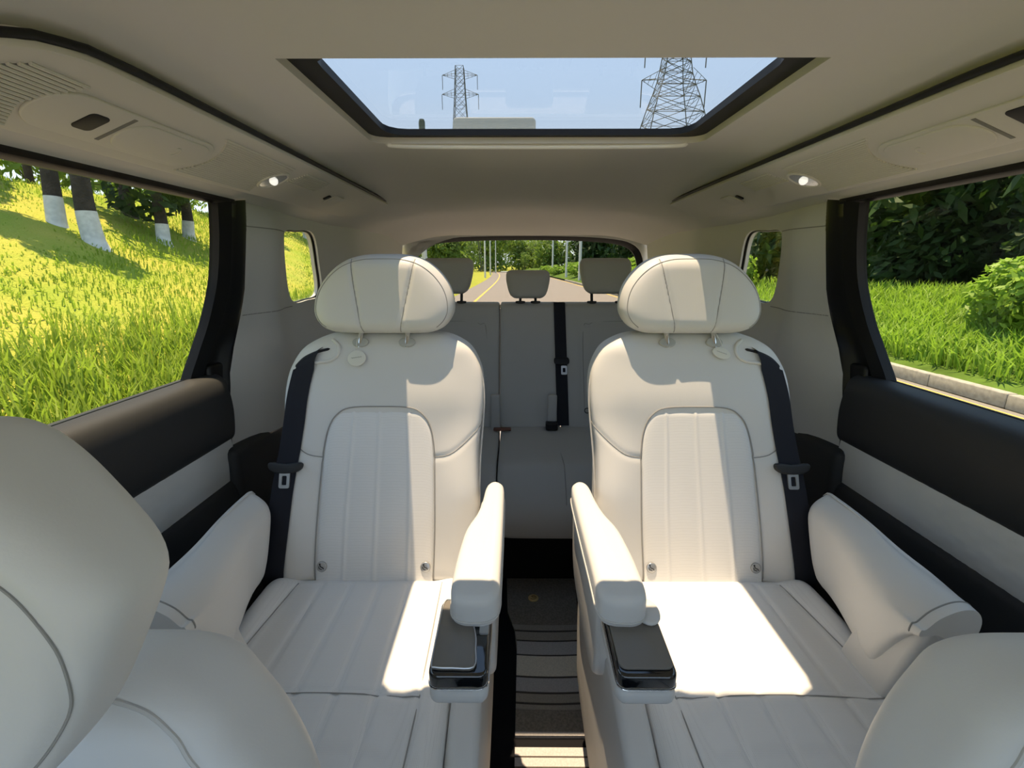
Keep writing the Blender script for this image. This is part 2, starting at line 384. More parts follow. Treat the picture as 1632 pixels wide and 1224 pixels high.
# sliding doors
for sg, side, num in ((-1, 'left', 1), (1, 'right', 2)):
    d = thing('door_%d' % num, (sg * 0.82, 0.4, 0.05), 'black and pale grey trim of the sliding door on the %s side' % side, None, kind='structure')
    ys = np.linspace(-0.75, 1.0, 22)
    def rear_y(z): return float(np.interp(z, [0.0, 0.5, 0.66, 0.77, 0.83, 0.9], [1.17, 1.17, 1.15, 1.14, 1.13, 1.15]))
    def panel(sec, bulge=0.0):
        rings = []
        for k, y in enumerate(ys):
            t = k / (len(ys) - 1); rings.append([(sg * x, -0.75 + t * (rear_y(z) + 0.75), z) for x, z in sec])
        return loft(rings)
    up = catmull([(0.862, 0.855), (0.845, 0.864), (0.828, 0.868), (0.800, 0.862), (0.782, 0.846), (0.775, 0.82), (0.777, 0.77), (0.786, 0.71), (0.797, 0.690)], 4)
    V, F = panel(list(up) + [(0.90, 0.688), (0.90, 0.852)]); mesh_obj('upper_pad', V, F, BLACKSOFT, d)
    V, F = tube([(sg * 0.838, y, 0.865) for y in np.linspace(-0.75, 1.07, 8)], 0.004, 6); mesh_obj('belt_seal', V, F, RUBBER, d)
    lo = catmull([(0.80, 0.588), (0.785, 0.57), (0.775, 0.50), (0.775, 0.40), (0.79, 0.20), (0.80, 0.02)], 4)
    V, F = panel(list(lo) + [(0.90, 0.02), (0.90, 0.588)]); mesh_obj('lower_panel', V, F, BLACKSOFT, d)
    # quilted insert strip: scalloped surface
    ny, nz = 220, 24; rings = []
    for i in range(ny):
        y = -0.75 + i / (ny - 1) * (1.14 + 0.75); r = []
        for j in range(nz):
            z = 0.582 + j / (nz - 1) * 0.118
            q = 0.0016 * abs(math.sin((y * 62 + z * 90))) * abs(math.sin((y * 62 - z * 90))) * float(sst(1.05, 0.85, y))
            r.append((sg * (0.797 - q - 0.004 * math.sin(math.pi * j / (nz - 1))), y, z))
        rings.append(r)
    V, F = loft(rings, cap=False, closed_ring=False)
    mesh_obj('insert_strip', V, F, TRIM, d, recalc=False, label='pale quilted insert strip')
    # window: black frame strips + pane
    in_e = catmull([(1.158, 1.275), (1.162, 1.255), (1.168, 1.18), (1.163, 1.09), (1.135, 1.0), (1.10, 0.93), (1.07, 0.872), (1.05, 0.82)], 8)
    out_e = catmull([(1.30, 1.30), (1.298, 1.27), (1.292, 1.18), (1.285, 1.06), (1.255, 0.98), (1.205, 0.91), (1.18, 0.84), (1.16, 0.76)], 8)
    rings = [[(sg * (xg(a[1]) + 0.012), a[0], a[1]) for a in in_e], [(sg * (xg(a[1]) - 0.008), a[0] + 0.006, a[1]) for a in in_e],
             [(sg * (xg(m[1]) - 0.018), m[0], m[1]) for m in (in_e + (out_e - in_e) * 0.32)],
             [(sg * (xg(m[1]) - 0.004), m[0], m[1]) for m in (in_e + (out_e - in_e) * 0.42)],
             [(sg * (xg(m[1]) - 0.006), m[0], m[1]) for m in (in_e + (out_e - in_e) * 0.62)],
             [(sg * (xg(m[1]) - 0.014), m[0], m[1]) for m in (in_e + (out_e - in_e) * 0.78)],
             [(sg * (xw(o_[0], o_[1]) + 0.004), o_[0], o_[1]) for o_ in out_e], [(sg * (xg(o_[1]) + 0.05), o_[0], o_[1]) for o_ in out_e]]
    V, F = loft(rings, cap=False, closed_ring=False); mesh_obj('rear_window_frame', V, F, RUBBER, d)
    V, F = loft([[(sg * (xg(z) + dx_), y_, z) for dx_, y_ in ((-0.03, 0.24), (-0.035, 0.28), (-0.03, 0.32), (0.05, 0.32), (0.05, 0.24))] for z in np.linspace(0.02, 1.30, 9)])
    mesh_obj('centre_pillar', V, F, TRIM, d)
    # lower part of the jamb between door and pillar
    V, F = rbox((sg * 0.835, 1.17, 0.44), (0.05, 0.10, 0.9), 0.01); mesh_obj('door_jamb', V, F, RUBBER, d)
    sec = [(0.775, 1.305), (0.757, 1.292), (0.755, 1.281), (0.765, 1.274), (0.81, 1.282), (0.81, 1.31)]
    rings = [[(sg * x, y, z) for x, z in sec] for y in np.linspace(-0.30, 1.24, 20)]
    V, F = loft(rings); mesh_obj('top_window_frame', V, F, RUBBER, d)
    poly = [(-0.75, 0.84), (1.10, 0.84)] + [(p[0] + 0.03, p[1]) for p in in_e[::-1]] + [(1.15, 1.29), (-0.75, 1.29)]
    V, F = prism(poly, lambda a, b, t: (sg * (xg(b) + 0.006 + t), a, b), 0, 0.004); mesh_obj('pane', V, F, G_SIDE, d, smooth=False)

# ================================================================== OVERHEAD CONSOLES
AC = math.atan(0.393); CA, SA = math.cos(AC), math.sin(AC)
def console(sg, label):
    t = thing('overhead_console', (sg * 0.612, 1.2, 1.33), label, 'console', 'overhead consoles along the roof rails')
    mp = lambda u, v, h: (sg * (0.612 + u * CA - h * SA), v, 1.332 - u * SA - h * CA)
    rows = [(0.455, 0.070, 0.092), (0.462, 0.055, 0.094), (0.485, 0.018, 0.094), (0.515, -0.022, 0.093), (0.55, -0.056, 0.092), (0.60, -0.074, 0.09), (0.68, -0.078, 0.09),
            (1.0, -0.079, 0.088), (1.4, -0.079, 0.082), (1.7, -0.078, 0.075), (1.86, -0.077, 0.07), (1.895, -0.076, 0.0)]
    P = Pad(rows, 0.004, 0.022, mp, nv=110, nu=33, p=9, vr=0.012)
    V, F = P.mesh(); mesh_obj('shell', V, F, CONS, t)
    mesh_obj('gap_shadow_strip', *tube([mp(max(np.interp(y, [0.455, 0.462, 0.485, 0.515, 0.55, 0.60, 0.68, 1.895], [0.07, 0.055, 0.018, -0.022, -0.056, -0.074, -0.078, -0.076]), -0.2) - 0.004, y, -0.010) for y in np.linspace(0.46, 1.89, 60)], [0.0055] * 59 + [0.003], 8), BLACK, t)  # black strip stands in for the shadow between console and headliner
    base = 0.0042
    def plate(poly, h0, h1, bev=0.0): return prism(poly, lambda a, b, tt: mp(a, b, tt), h0, h1, bev)
    # grilles: dark backing and fine slats
    def grille(name, us, y0f, y1f, w=0.0024):
        sl_ = []
        lo, hi = min(us), max(us)
        poly = [(u, y0f(u)) for u in np.linspace(lo, hi, 12)] + [(u, y1f(u)) for u in np.linspace(hi, lo, 12)]
        b_ = mesh_obj(name, *plate(poly, base - 0.004, base + 0.0002), GRILL, t)
        for u in us:
            y0, y1 = y0f(u) - 0.002, y1f(u) + 0.002
            sl_.append(tube([mp(u, y, base + 0.0004) for y in np.linspace(y0, y1, 5)], w, 6))
        s_ = mesh_obj('grille_slats', *join(sl_), CONS, b_)
    grille('front_grille', np.arange(-0.038, 0.078, 0.0068), lambda u: 0.535 + 1.2 * max(0, 0.0 - u) ** 1.1 - 0.25 * max(0, u), lambda u: 0.605 + 0.9 * abs(u - 0.028) ** 1.25 - 0.02 * (u > 0.09), 0.0026)
    grille('rear_grille', np.arange(-0.05, 0.072, 0.0058), lambda u: 0.945 + 9 * (u - 0.02) ** 2 * (-1), lambda u: 1.125 + 0.6 * abs(u - 0.01), 0.0025)
    grille('far_grille', np.arange(-0.052, 0.0, 0.0058), lambda u: 1.205 - 0.3 * (u + 0.052) + 0.02, lambda u: 1.36, 0.0024)
    # tray panel with rounded ends, divider, sensor window, pull lid
    pan = mesh_obj('tray_panel', *plate(rrect(-0.026, 0.062, 0.612, 0.925, 0.042, 8), base - 0.001, base + 0.0035, 0.0015), CONS, t)
    if sg < 0:
        mesh_obj('sensor_window', *plate(rrect(-0.002, 0.038, 0.676, 0.706, 0.008, 5), base + 0.003, base + 0.0048, 0.0006), BLACK, t)
    else:
        mesh_obj('sensor_window', *plate(rrect(-0.012, 0.034, 0.655, 0.695, 0.008, 5), base + 0.003, base + 0.0048, 0.0006), BLACK, t)
    mesh_obj('divider_gap', *plate([(-0.018, 0.727), (0.05, 0.727), (0.05, 0.7335), (-0.018, 0.7335)], base + 0.003, base + 0.0042), GRILL, t)
    lid = mesh_obj('tray_lid', *plate(rrect(-0.019, 0.053, 0.737, 0.913, 0.034, 8), base + 0.002, base + 0.0062, 0.002), CONS, t)
    mesh_obj('lid_dimple', *tube([mp(0.018 + 0.012 * math.cos(a), 0.845 + 0.012 * math.sin(a), base + 0.0064) for a in np.linspace(0.6, 3.4, 10)], 0.0012, 6), CONS, lid)
    # reading lamp: oval bezel, bowl, lens
    ring = [(0.008 + 0.036 * math.cos(a), 1.165 + 0.032 * math.sin(a)) for a in np.linspace(0, 2 * math.pi, 33)[:-1]]
    bz = mesh_obj('lamp_bezel', *tube([mp(u, y, base + 0.001) for u, y in ring], 0.004, 8, True), CONS, t)
    rings = []
    for k, (f_, hh) in enumerate(((1.0, 0.003), (0.8, 0.0012), (0.55, 0.0006), (0.4, 0.0006))):
        rings.append([mp(0.008 + 0.036 * f_ * math.cos(a), 1.165 + 0.032 * f_ * math.sin(a), base + hh) for a in np.linspace(0, 2 * math.pi, 33)[:-1]])
    mesh_obj('lamp_bowl', *loft(rings), CHROME, bz)
    rings = [[mp(0.008 + 0.010 * math.cos(b_) * math.cos(a), 1.165 + 0.010 * math.cos(b_) * math.sin(a), base + 0.001 + 0.012 * math.sin(b_)) for a in np.linspace(0, 2 * math.pi, 21)[:-1]] for b_ in np.linspace(0, 1.5, 7)]
    mesh_obj('lamp_lens', *loft(rings), LAMPG, bz)
    mesh_obj('switch', *plate(rrect(-0.012, 0.012, 1.46, 1.475, 0.004, 3), base, base + 0.004, 0.001), BLACK, t)
    mesh_obj('coat_hook', *plate(rrect(-0.022, 0.03, 1.49, 1.56, 0.01, 4), base, base + 0.0035, 0.0012), CONS, t)
console(-1, 'overhead console with vents and reading lamp above the grassy bank window')
console(1, 'overhead console with vents and reading lamp above the dark tree window')

# ================================================================== CAPTAIN SEATS (second row)
XS = 0.368
def plane_y(z): return 0.90 + 0.4 * (z - 0.45)
def captain(sg, label):
    t = thing('captain_seat', (sg * 0.37, 0.75, -0.06), label, 'car seat', 'reclining captain seats of the second row')
    # ---- backrest
    mp = lambda u, v, h: (sg * (XS + u), plane_y(v) + 0.05 - h, v)
    hw = [(0.425, 0.19), (0.43, 0.212), (0.45, 0.226), (0.50, 0.233), (0.58, 0.232), (0.66, 0.229), (0.715, 0.229), (0.76, 0.234), (0.82, 0.239), (0.87, 0.236), (0.905, 0.224), (0.935, 0.203), (0.955, 0.172), (0.967, 0.14), (0.974, 0.10)]
    det = lambda U, V: 0.022 * sst(0.11, 0.20, np.abs(U)) * (1 - sst(0.62, 0.80, V)) - 0.010 * sst(0.15, 0.24, np.abs(U)) * sst(0.74, 0.86, V) + 0.007 * np.exp(-((V - 0.83) / 0.06) ** 2)
    yoke = [[(s_ * 0.130, 0.700), (s_ * 0.165, 0.708), (s_ * 0.20, 0.732), (s_ * 0.236, 0.765)] for s_ in (-1, 1)]
    rim = [[(s_ * 0.214, 0.46), (s_ * 0.214, 0.66), (s_ * 0.222, 0.82), (s_ * 0.208, 0.89), (s_ * 0.17, 0.938), (s_ * 0.12, 0.958)] for s_ in (-1, 1)]
    B = Pad([(v, -w, w) for v, w in hw], 0.05, 0.075, mp, nv=190, nu=91, p=5.5, vr=0.055, detail=det, grooves=yoke, gw=0.0055, gd=0.003)
    back = mesh_obj('backrest', *B.mesh(), LEATHER, t)
    for y_ in yoke: mesh_obj('seam', *B.seam(y_, 0.0012, 0.0004), SEAM, back)
    for r_ in rim: mesh_obj('piping', *tube([mp(u * 1.085, v, 0.012) for u, v in catmull(r_, 6)], 0.0022, 6), PIPE, back)
    # ---- ribbed centre panel
    phw = [(0.432, 0.128), (0.44, 0.131), (0.55, 0.132), (0.66, 0.129), (0.72, 0.126), (0.76, 0.119), (0.785, 0.107), (0.80, 0.09), (0.807, 0.07), (0.81, 0.05)]
    pm = lambda u, v, h: (sg * (XS + u), plane_y(v) + 0.012 - h, v)
    ribs = (-0.083, -0.068, -0.012, 0.003, 0.058, 0.073)
    def pdet(U, V):
        k = 1 - 0.10 * sst(0.55, 0.80, V)
        r = sum(np.exp(-((U / k - c_) / 0.0035) ** 2) for c_ in (-0.076, 0.0, 0.068))
        ch = 0.003 * np.abs(np.sin((U / k + 0.001) * math.pi / 0.072))
        return 0.0022 * r + 0.4 * ch
    Pn = Pad([(v, -w, w) for v, w in phw], 0.018, 0.004, pm, nv=60, nu=121, p=9, vr=0.022, detail=pdet)
    pan = mesh_obj('centre_panel', *Pn.mesh(), LEATHER_P, t, label='perforated panel with vertical ribs')
    edge = [(-0.131, 0.44), (-0.132, 0.55), (-0.129, 0.66), (-0.126, 0.72), (-0.117, 0.765), (-0.10, 0.793), (-0.07, 0.809), (0, 0.812), (0.07, 0.809), (0.10, 0.793), (0.117, 0.765), (0.126, 0.72), (0.129, 0.66), (0.132, 0.55), (0.131, 0.44)]
    mesh_obj('seam', *tube([B.surf(u * 1.015, v, 0.001) for u, v in catmull(edge, 5)], 0.0016, 6), SEAM, pan)
    # ---- child seat anchor buttons
    for u in (-0.116, 0.116):
        c = Pn.surf(u, 0.478, 0.0); dn = Vector((0, -0.928, 0.371))
        fr = lambda a, b, h: (c[0] + a, c[1] + b * 0.371 - h * 0.928, c[2] + b * 0.928 + h * 0.371)
        bt = mesh_obj('anchor_button', *prism(circ(0, 0, 0.0105, 24), fr, -0.004, 0.0035, 0.0012), STEEL, t)
        mesh_obj('anchor_ring', *tube([fr(0.0105 * math.cos(a), 0.0105 * math.sin(a), 0.001) for a in np.linspace(0, 2 * math.pi, 25)[:-1]], 0.0012, 6, True), SEAM, bt)
        icon = [tube([fr(a, b, 0.0038) for a, b in ((-0.004, 0.004), (-0.002, 0.0), (0.003, -0.002), (0.005, -0.005))], 0.0011, 5),
                prism(circ(-0.004, 0.0055, 0.0018, 10), fr, 0.003, 0.0045), tube([fr(a, b, 0.0038) for a, b in ((-0.006, 0.001), (-0.005, -0.004), (0.001, -0.006))], 0.0009, 5)]
        mesh_obj('anchor_icon', *join(icon), BLACKSOFT, bt)
    # ---- belt guide on the outer shoulder
    g = []
    gp = [(0.105, 0.945), (0.125, 0.952), (0.15, 0.948), (0.185, 0.925)]
    gl = [(0.118, 0.958), (0.112, 0.93), (0.128, 0.912), (0.158, 0.905), (0.195, 0.905), (0.215, 0.88)]
    mesh_obj('belt_guide', *tube([B.surf(u, v, 0.0015) for u, v in catmull([(0.125, 0.957), (0.108, 0.945), (0.107, 0.925), (0.125, 0.912), (0.15, 0.908), (0.172, 0.905)], 6)], 0.0042, 8), LEATHER, t)
    mesh_obj('guide_slot', *tube([B.surf(u, v, 0.0008) for u, v in catmull([(0.128, 0.938), (0.16, 0.930), (0.19, 0.916), (0.212, 0.895)], 5)], [0.001] + [0.0035] * 14 + [0.002], 6), BLACK, t)
    # ---- headrest
    hm = lambda u, v, h: (sg * (XS + u), 1.150 + 0.32 * (v - 1.03) - h, v)
    hh = [(0.972, 0.085), (0.9745, 0.112), (0.985, 0.140), (1.00, 0.156), (1.02, 0.166), (1.04, 0.1675), (1.065, 0.163), (1.09, 0.152), (1.115, 0.133), (1.135, 0.110), (1.148, 0.086), (1.156, 0.058), (1.159, 0.03)]
    hs = [[(s_ * 0.076, 1.146), (s_ * 0.066, 1.09), (s_ * 0.054, 1.03), (s_ * 0.044, 0.978)] for s_ in (-1, 1)]
    hd = lambda U, V: 0.014 * (U / 0.15) ** 2
    H = Pad([(v, -w, w) for v, w in hh], 0.055, 0.05, hm, nv=110, nu=97, p=3.4, vr=0.04, detail=hd, grooves=hs, gw=0.004, gd=0.004)
    hr = mesh_obj('headrest', *H.mesh(), LEATHER, t)
    for s_ in hs: mesh_obj('seam', *H.seam(s_, 0.0011, 0.0006), SEAM, hr)
    es = [(u * 0.93, 1.03 + (v - 1.03) * 0.9) for v, u in hh[2:]] + [(-u * 0.93, 1.03 + (v - 1.03) * 0.9) for v, u in hh[2:][::-1]]
    mesh_obj('edge_seam', *H.seam(es, 0.0010, 0.0004), SEAM, hr)
    for u in (-0.056, 0.056):
        c = hm(u, 0.97, 0.0)
        top = (sg * (XS + u), 1.13, 1.0); bot = (sg * (XS + u), 1.100, 0.94)
        pst = mesh_obj('headrest_post', *tube([bot, top], 0.0065, 12), CHROME, t)
        ctr = B.surf(u, 0.957, 0.0)
        cq = B.surf(u, 0.951, 0.0)
        mesh_obj('post_collar', *prism(circ(0, 0, 0.020, 20, 0.013), lambda a, b, h: (cq[0] + a, cq[1] + b * 0.62 - h * 0.78, cq[2] + b * 0.78 + h * 0.62), -0.008, 0.006, 0.003), GREYPL, pst)
    # ---- cushion
    cm = lambda u, v, h: (sg * (0.378 + u), v, 0.395 + h)
    cw = [(0.30, 0.17), (0.304, 0.19), (0.32, 0.205), (0.36, 0.216), (0.5, 0.222), (0.7, 0.224), (0.88, 0.222), (0.92, 0.21)]
    cdet = lambda U, V: 0.016 * sst(0.14, 0.20, np.abs(U)) - 0.0 * V + 0.008 * sst(0.6, 0.35, V)
    cg = [[(-0.172, 0.60), (-0.06, 0.608), (0.06, 0.608), (0.20, 0.598)], [(-0.172, 0.34), (-0.172, 0.60), (-0.166, 0.88)], [(0.172, 0.34), (0.172, 0.60), (0.150, 0.88)]]
    ch = [[(u * 1.0, 0.35), (u, 0.6), (u * 0.94, 0.88)] for u in (-0.10, -0.033, 0.033, 0.10)]
    Cc = Pad([(v, -w, w) for v, w in cw], 0.062, 0.13, cm, nv=150, nu=121, p=6, vr=0.06, detail=cdet, grooves=cg + ch, gw=0.0045, gd=0.0035)
    cu = mesh_obj('cushion', *Cc.mesh(), LEATHER_P, t)
    for s_ in cg: mesh_obj('seam', *Cc.seam(s_, 0.0011, 0.0010), SEAM, cu)
    # ---- seat plinth down to the floor and side cover
    mesh_obj('plinth', *rbox((sg * 0.385, 0.66, 0.12), (0.36, 0.5, 0.36), 0.03), GREYPL, t)
    side = catmull([(0.36, 0.10), (0.36, 0.25), (0.39, 0.36), (0.47, 0.43), (0.62, 0.47), (0.85, 0.50), (0.97, 0.53), (1.0, 0.40), (0.99, 0.20), (0.9, 0.10)], 5, True)
    mesh_obj('side_cover', *prism(side, lambda a, b, tt: (sg * (0.105 + tt), a, b), 0.0, 0.05, 0.015, 4), TRIM, t)
    # ---- inner armrest
    po = catmull([(0.0765, 0.66), (0.076, 0.76), (0.076, 0.87), (0.077, 0.965), (0.083, 0.988), (0.098, 0.998), (0.112, 0.990), (0.119, 0.968), (0.123, 0.91), (0.131, 0.855), (0.146, 0.80), (0.152, 0.74), (0.155, 0.67), (0.154, 0.630), (0.148, 0.610), (0.133, 0.601), (0.115, 0.600), (0.097, 0.602), (0.082, 0.612), (0.077, 0.632)], 5, True)
    arm_z = lambda y: 0.645 - 0.10 * max(0.0, 0.70 - y) * 0.6
    ap = mesh_obj('armrest_pad', *prism(po, lambda a, b, tt: (sg * a, b, arm_z(b) - 0.055 + tt), 0.0, 0.055, 0.014, 5), LEATHER, t)
    mesh_obj('piping', *tube([(sg * a, b, arm_z(b) - 0.040) for a, b in (po - po.mean(0)) * np.array([1.01, 1.002]) + po.mean(0)], 0.0018, 6, True), PIPE, ap)
    body = catmull([(0.665, 0.48), (0.668, 0.58), (0.70, 0.600), (0.80, 0.602), (0.985, 0.60), (1.0, 0.50), (0.95, 0.42), (0.80, 0.40), (0.69, 0.41)], 5, True)
    mesh_obj('armrest_side', *prism(body, lambda a, b, tt: (sg * (0.086 + tt), a, b), 0.0, 0.045, 0.012, 4), LEATHER, t)
    # ---- tray box in front of the armrest
    tb = rrect(0.090, 0.174, 0.520, 0.665, 0.014, 5)
    tz = lambda b: 0.594 - 0.05 * (0.66 - b)
    mesh_obj('tray_shell', *prism(tb, lambda a, b, tt: (sg * a, b, tz(b) - 0.058 + tt), 0.0, 0.030, 0.012, 4), TRIM, t, label='pale grey lower tray shell')
    mesh_obj('tray_band', *prism(tb, lambda a, b, tt: (sg * a, b, tz(b) - 0.028 + tt), 0.0, 0.024, 0.006, 4), GLOSS, t, label='gloss black band')
    mesh_obj('tray_trim', *tube([(sg * a, b, tz(b) - 0.027) for a, b in tb], 0.0012, 6, True), CHROME, t)
    if sg > 0:
        lidp = rrect(0.094, 0.170, 0.530, 0.655, 0.010, 4)
        mesh_obj('tray_lid', *prism(lidp, lambda a, b, tt: (sg * a, b, tz(b) - 0.004 + tt), 0.0, 0.004, 0.0015, 2), TAUPE, t)
        mesh_obj('lid_catch', *prism(circ(0.158, 0.630, 0.020, 20, 0.028), lambda a, b, tt: (sg * a, b, tz(b) + tt), 0.0, 0.006, 0.003), TRIM, t)
    else:
        lidp = catmull([(0.110, 0.530), (0.110, 0.56), (0.112, 0.585), (0.121, 0.615), (0.138, 0.645), (0.155, 0.655), (0.168, 0.65), (0.170, 0.59), (0.170, 0.536), (0.164, 0.529), (0.14, 0.528)], 4, True)
        mesh_obj('tray_lid', *prism(lidp, lambda a, b, tt: (sg * a, b, tz(b) - 0.004 + tt), 0.0, 0.005, 0.0015, 2), TAUPE, t)
        mesh_obj('lid_edge', *tube([(sg * a, b, tz(b) + 0.0012) for a, b in lidp], 0.0011, 6, True), STEEL, t)
        mesh_obj('display_plate', *prism(rrect(0.093, 0.107, 0.590, 0.618, 0.003, 3), lambda a, b, tt: (sg * a, b, tz(b) - 0.004 + tt), 0.0, 0.003), STEEL, t)
        mesh_obj('slot_lip', *prism(rrect(0.093, 0.108, 0.623, 0.65, 0.003, 3), lambda a, b, tt: (sg * a, b, tz(b) - 0.004 + tt), 0.0, 0.002), BLACKSOFT, t)
    # ---- outer armrest: deep side wing
    rings = []
    for k, y in enumerate(np.linspace(0.560, 0.955, 34)):
        f_ = float(sst(0.556, 0.665, y)); g_ = 1 - (1 - float(np.clip((y - 0.55) / 0.02, 0, 1))) ** 2
        zb = 0.610 - 0.125 * f_ - 0.02 * float(sst(0.66, 0.9, y)); zt = 0.662 - 0.012 * float(sst(0.75, 0.95, y)); xo = 0.612 + 0.035 * float(sst(0.66, 0.95, y))
        xi = 0.527 + 0.062 * float(sst(0.62, 0.93, y)); xb = xi + 0.004 + 0.016 * (1 - f_)
        sec = [(xo, zt - 0.020), (xo - 0.012, zt - 0.004), (xi + 0.05, zt - 0.004), (xi + 0.024, zt - 0.018), (xi + 0.008, zt - 0.036), (xi + 0.001, zt - 0.055 * (0.5 + 0.5 * f_) - 0.01), (xi + 0.001, zb + 0.03 * f_ + 0.004), (xb + 0.006, zb + 0.006), (xb + 0.022, zb), (xo - 0.01, zb), (xo, zb + 0.01)]
        sec = catmull(sec, 4, True); cc = sec.mean(0); sec = cc + (sec - cc) * (0.9 + 0.1 * g_) * (1 - 0.13 * max(0.0, (y - 0.935) / 0.02) ** 2)
        rings.append([(sg * a, y + (y - 0.56) / 0.395 * (b - 0.66) * 0.45, b) for a, b in sec])
    oa = mesh_obj('outer_armrest', *loft(rings), LEATHER, t)
    endp = rings[0]
    mesh_obj('seam', *tube([(p[0], p[1] + 0.004, p[2]) for p in rings[1]], 0.0013, 6, True), SEAM, oa)
    cap = catmull([(0.540, 0.600), (0.560, 0.640), (0.603, 0.648), (0.606, 0.61), (0.598, 0.57), (0.580, 0.52), (0.575, 0.40), (0.535, 0.40), (0.537, 0.50)], 5, True)
    mesh_obj('armrest_end_cap', *prism(cap, lambda a, b, tt: (sg * a, 0.566 + 0.25 * max(0.0, 0.60 - b) + tt, b), 0.0, 0.10, 0.01, 3), TRIM, t)
    # ---- seat belt, a thing of its own
    bt = thing('seat_belt', (sg * 0.60, 0.9, 0.38), 'black seat belt down the outer edge of the captain seat %s' % ('beside the bank' if sg < 0 else 'beside the kerb'), 'seat belt', 'black lap and shoulder belts of the captain seats')
    path = [(0.168, 0.930), (0.182, 0.908), (0.193, 0.85), (0.200, 0.78), (0.206, 0.70), (0.212, 0.62), (0.217, 0.54), (0.222, 0.46), (0.226, 0.40), (0.228, 0.36)]
    cen = catmull(path, 6); L = []; wv = 0.0245
    rings = []
    for i, (u, v) in enumerate(cen):
        w_ = wv * (0.9 if i < 4 else 1.0)
        vv = max(v, 0.44)
        a, b = B.lim(vv); us_ = np.minimum(np.linspace(u - w_, u + w_, 7), b * 0.93)
        hq = B.hf(us_, np.full(7, vv), us_ / b)
        y1 = y2 = plane_y(v) + 0.05 - float(hq.max()) - 0.004
        if v < 0.44: y1 = y2 = y2 + 0.3 * (0.44 - v)
        if i < 3: y1 += 0.010 * (3 - i) / 3; y2 += 0.010 * (3 - i) / 3
        tw = 0.012 if v > 0.9 else 0.0
        rings.append([(sg * (XS + u - w_), y1, v + tw), (sg * (XS + u + w_), y2, v - tw), (sg * (XS + u + w_), y2 + 0.0016, v - tw), (sg * (XS + u - w_), y1 + 0.0016, v + tw)])
    mesh_obj('webbing', *loft(rings), BELT, bt)
    i0 = int(np.argmin(np.abs(cen[:, 1] - 0.685))); r0 = np.array(rings[i0]); ctr = r0.mean(0)
    ax = r0[1] - r0[0]; ax /= np.linalg.norm(ax); up_ = np.array([0, 0.37, 0.928]); nn = np.cross(ax, up_); nn /= np.linalg.norm(nn)
    if nn[1] > 0: nn = -nn
    fr = lambda a, b, h: tuple(ctr + ax * a + up_ * b + nn * h)
    mesh_obj('tongue_guard', *prism(catmull([(-0.035, 0.008), (0, 0.005), (0.035, 0.008), (0.037, -0.006), (0.018, -0.016), (-0.018, -0.016), (-0.037, -0.006)], 4, True), fr, -0.002, 0.012, 0.004), BLACKSOFT, bt)
    o_ = resample_len(rrect(-0.012, 0.012, -0.05, -0.014, 0.004, 4), 40); i_ = resample_len(rrect(-0.0055, 0.0055, -0.043, -0.022, 0.002, 4), 40)
    V, F = loft([[fr(a, b, 0.004) for a, b in o_], [fr(a, b, 0.008) for a, b in o_], [fr(a, b, 0.008) for a, b in i_], [fr(a, b, 0.004) for a, b in i_], [fr(a, b, 0.004) for a, b in o_]], cap=False)
    mesh_obj('latch_plate', *([V, F]), STEEL, bt)
    # ---- round swing tag hung from a headrest post
    tilt = 0.15 if sg < 0 else -0.35
    uo = 0.060 if sg < 0 else 0.068
    rr = 0.0215; pz = 0.918 if sg < 0 else 0.930; sq = 0.9 if sg < 0 else 0.62
    c = Vector(B.surf(uo, pz, 0.006)); 
    fr = lambda a, b, h: (c.x + a * math.cos(tilt) - b * math.sin(tilt), c.y + (a * math.sin(tilt) + b * math.cos(tilt)) * 0.42 - h * 0.92, c.z + (a * math.sin(tilt) + b * math.cos(tilt)) * 0.91 + h * 0.39)
    tg = thing('swing_tag', (c.x, c.y, c.z - 0.02), 'round pale swing tag under the headrest of the seat %s' % ('beside the grassy bank' if sg < 0 else 'beside the kerb'), 'tag', 'round tags on the captain seats')
    mesh_obj('disc', *prism(circ(0, 0, rr, 32, rr * sq), fr, -0.001, 0.0015, 0.0006, 2), TAGM, tg)
    zig = [(-0.012 + 0.0016 * k, 0.0015 * math.sin(k * 2.4) + 0.002) for k in range(16)]
    mesh_obj('printed_line', *tube([fr(a, b * sq, 0.0016) for a, b in zig], 0.0005, 5), PRINT, tg)
    top = Vector((sg * (XS + 0.056), 1.100, 0.975)); e_ = Vector(fr(0.0, rr * sq, 0.0))
    mesh_obj('cord', *tube([e_, (e_ + top) / 2 + Vector((0, -0.006, 0)), top], 0.0007, 5), TAGM, tg)
captain(-1, 'pale leather captain seat with belt beside the window onto the grassy bank')
captain(1, 'pale leather captain seat with belt beside the window onto the kerb')

# ================================================================== THIRD ROW BENCH
b3 = thing('rear_bench', (0, 1.8, -0.06), 'pale grey three place bench in front of the tailgate', 'car seat')
def py3(z): return 1.925 + 0.42 * (z - 0.45)
def back3(x0, x1, name, panel=None):
    w = (x1 - x0) / 2; cx = (x0 + x1) / 2
    mp = lambda u, v, h: (cx + u, py3(v) + 0.05 - h, v)
    gr = []
    if panel: gr = [[(panel[0], 0.50), (panel[0], 0.84), (panel[0] + panel[2] * 0.03, 0.875), (panel[0] + panel[2] * 0.08, 0.885), (panel[0] + panel[2] * 0.24, 0.888)]]
    P = Pad([(0.43, -w * 0.97, w * 0.97), (0.45, -w, w), (0.7, -w, w), (0.93, -w, w), (0.962, -w * 0.985, w * 0.985), (0.968, -w * 0.96, w * 0.96)], 0.05, 0.06, mp, nv=46, nu=41, p=12, vr=0.025, grooves=gr, gw=0.006, gd=0.005)
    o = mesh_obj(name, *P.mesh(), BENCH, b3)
    for g in gr: mesh_obj('seam', *P.seam(g, 0.0016, 0.001), SEAM, o)
    return P
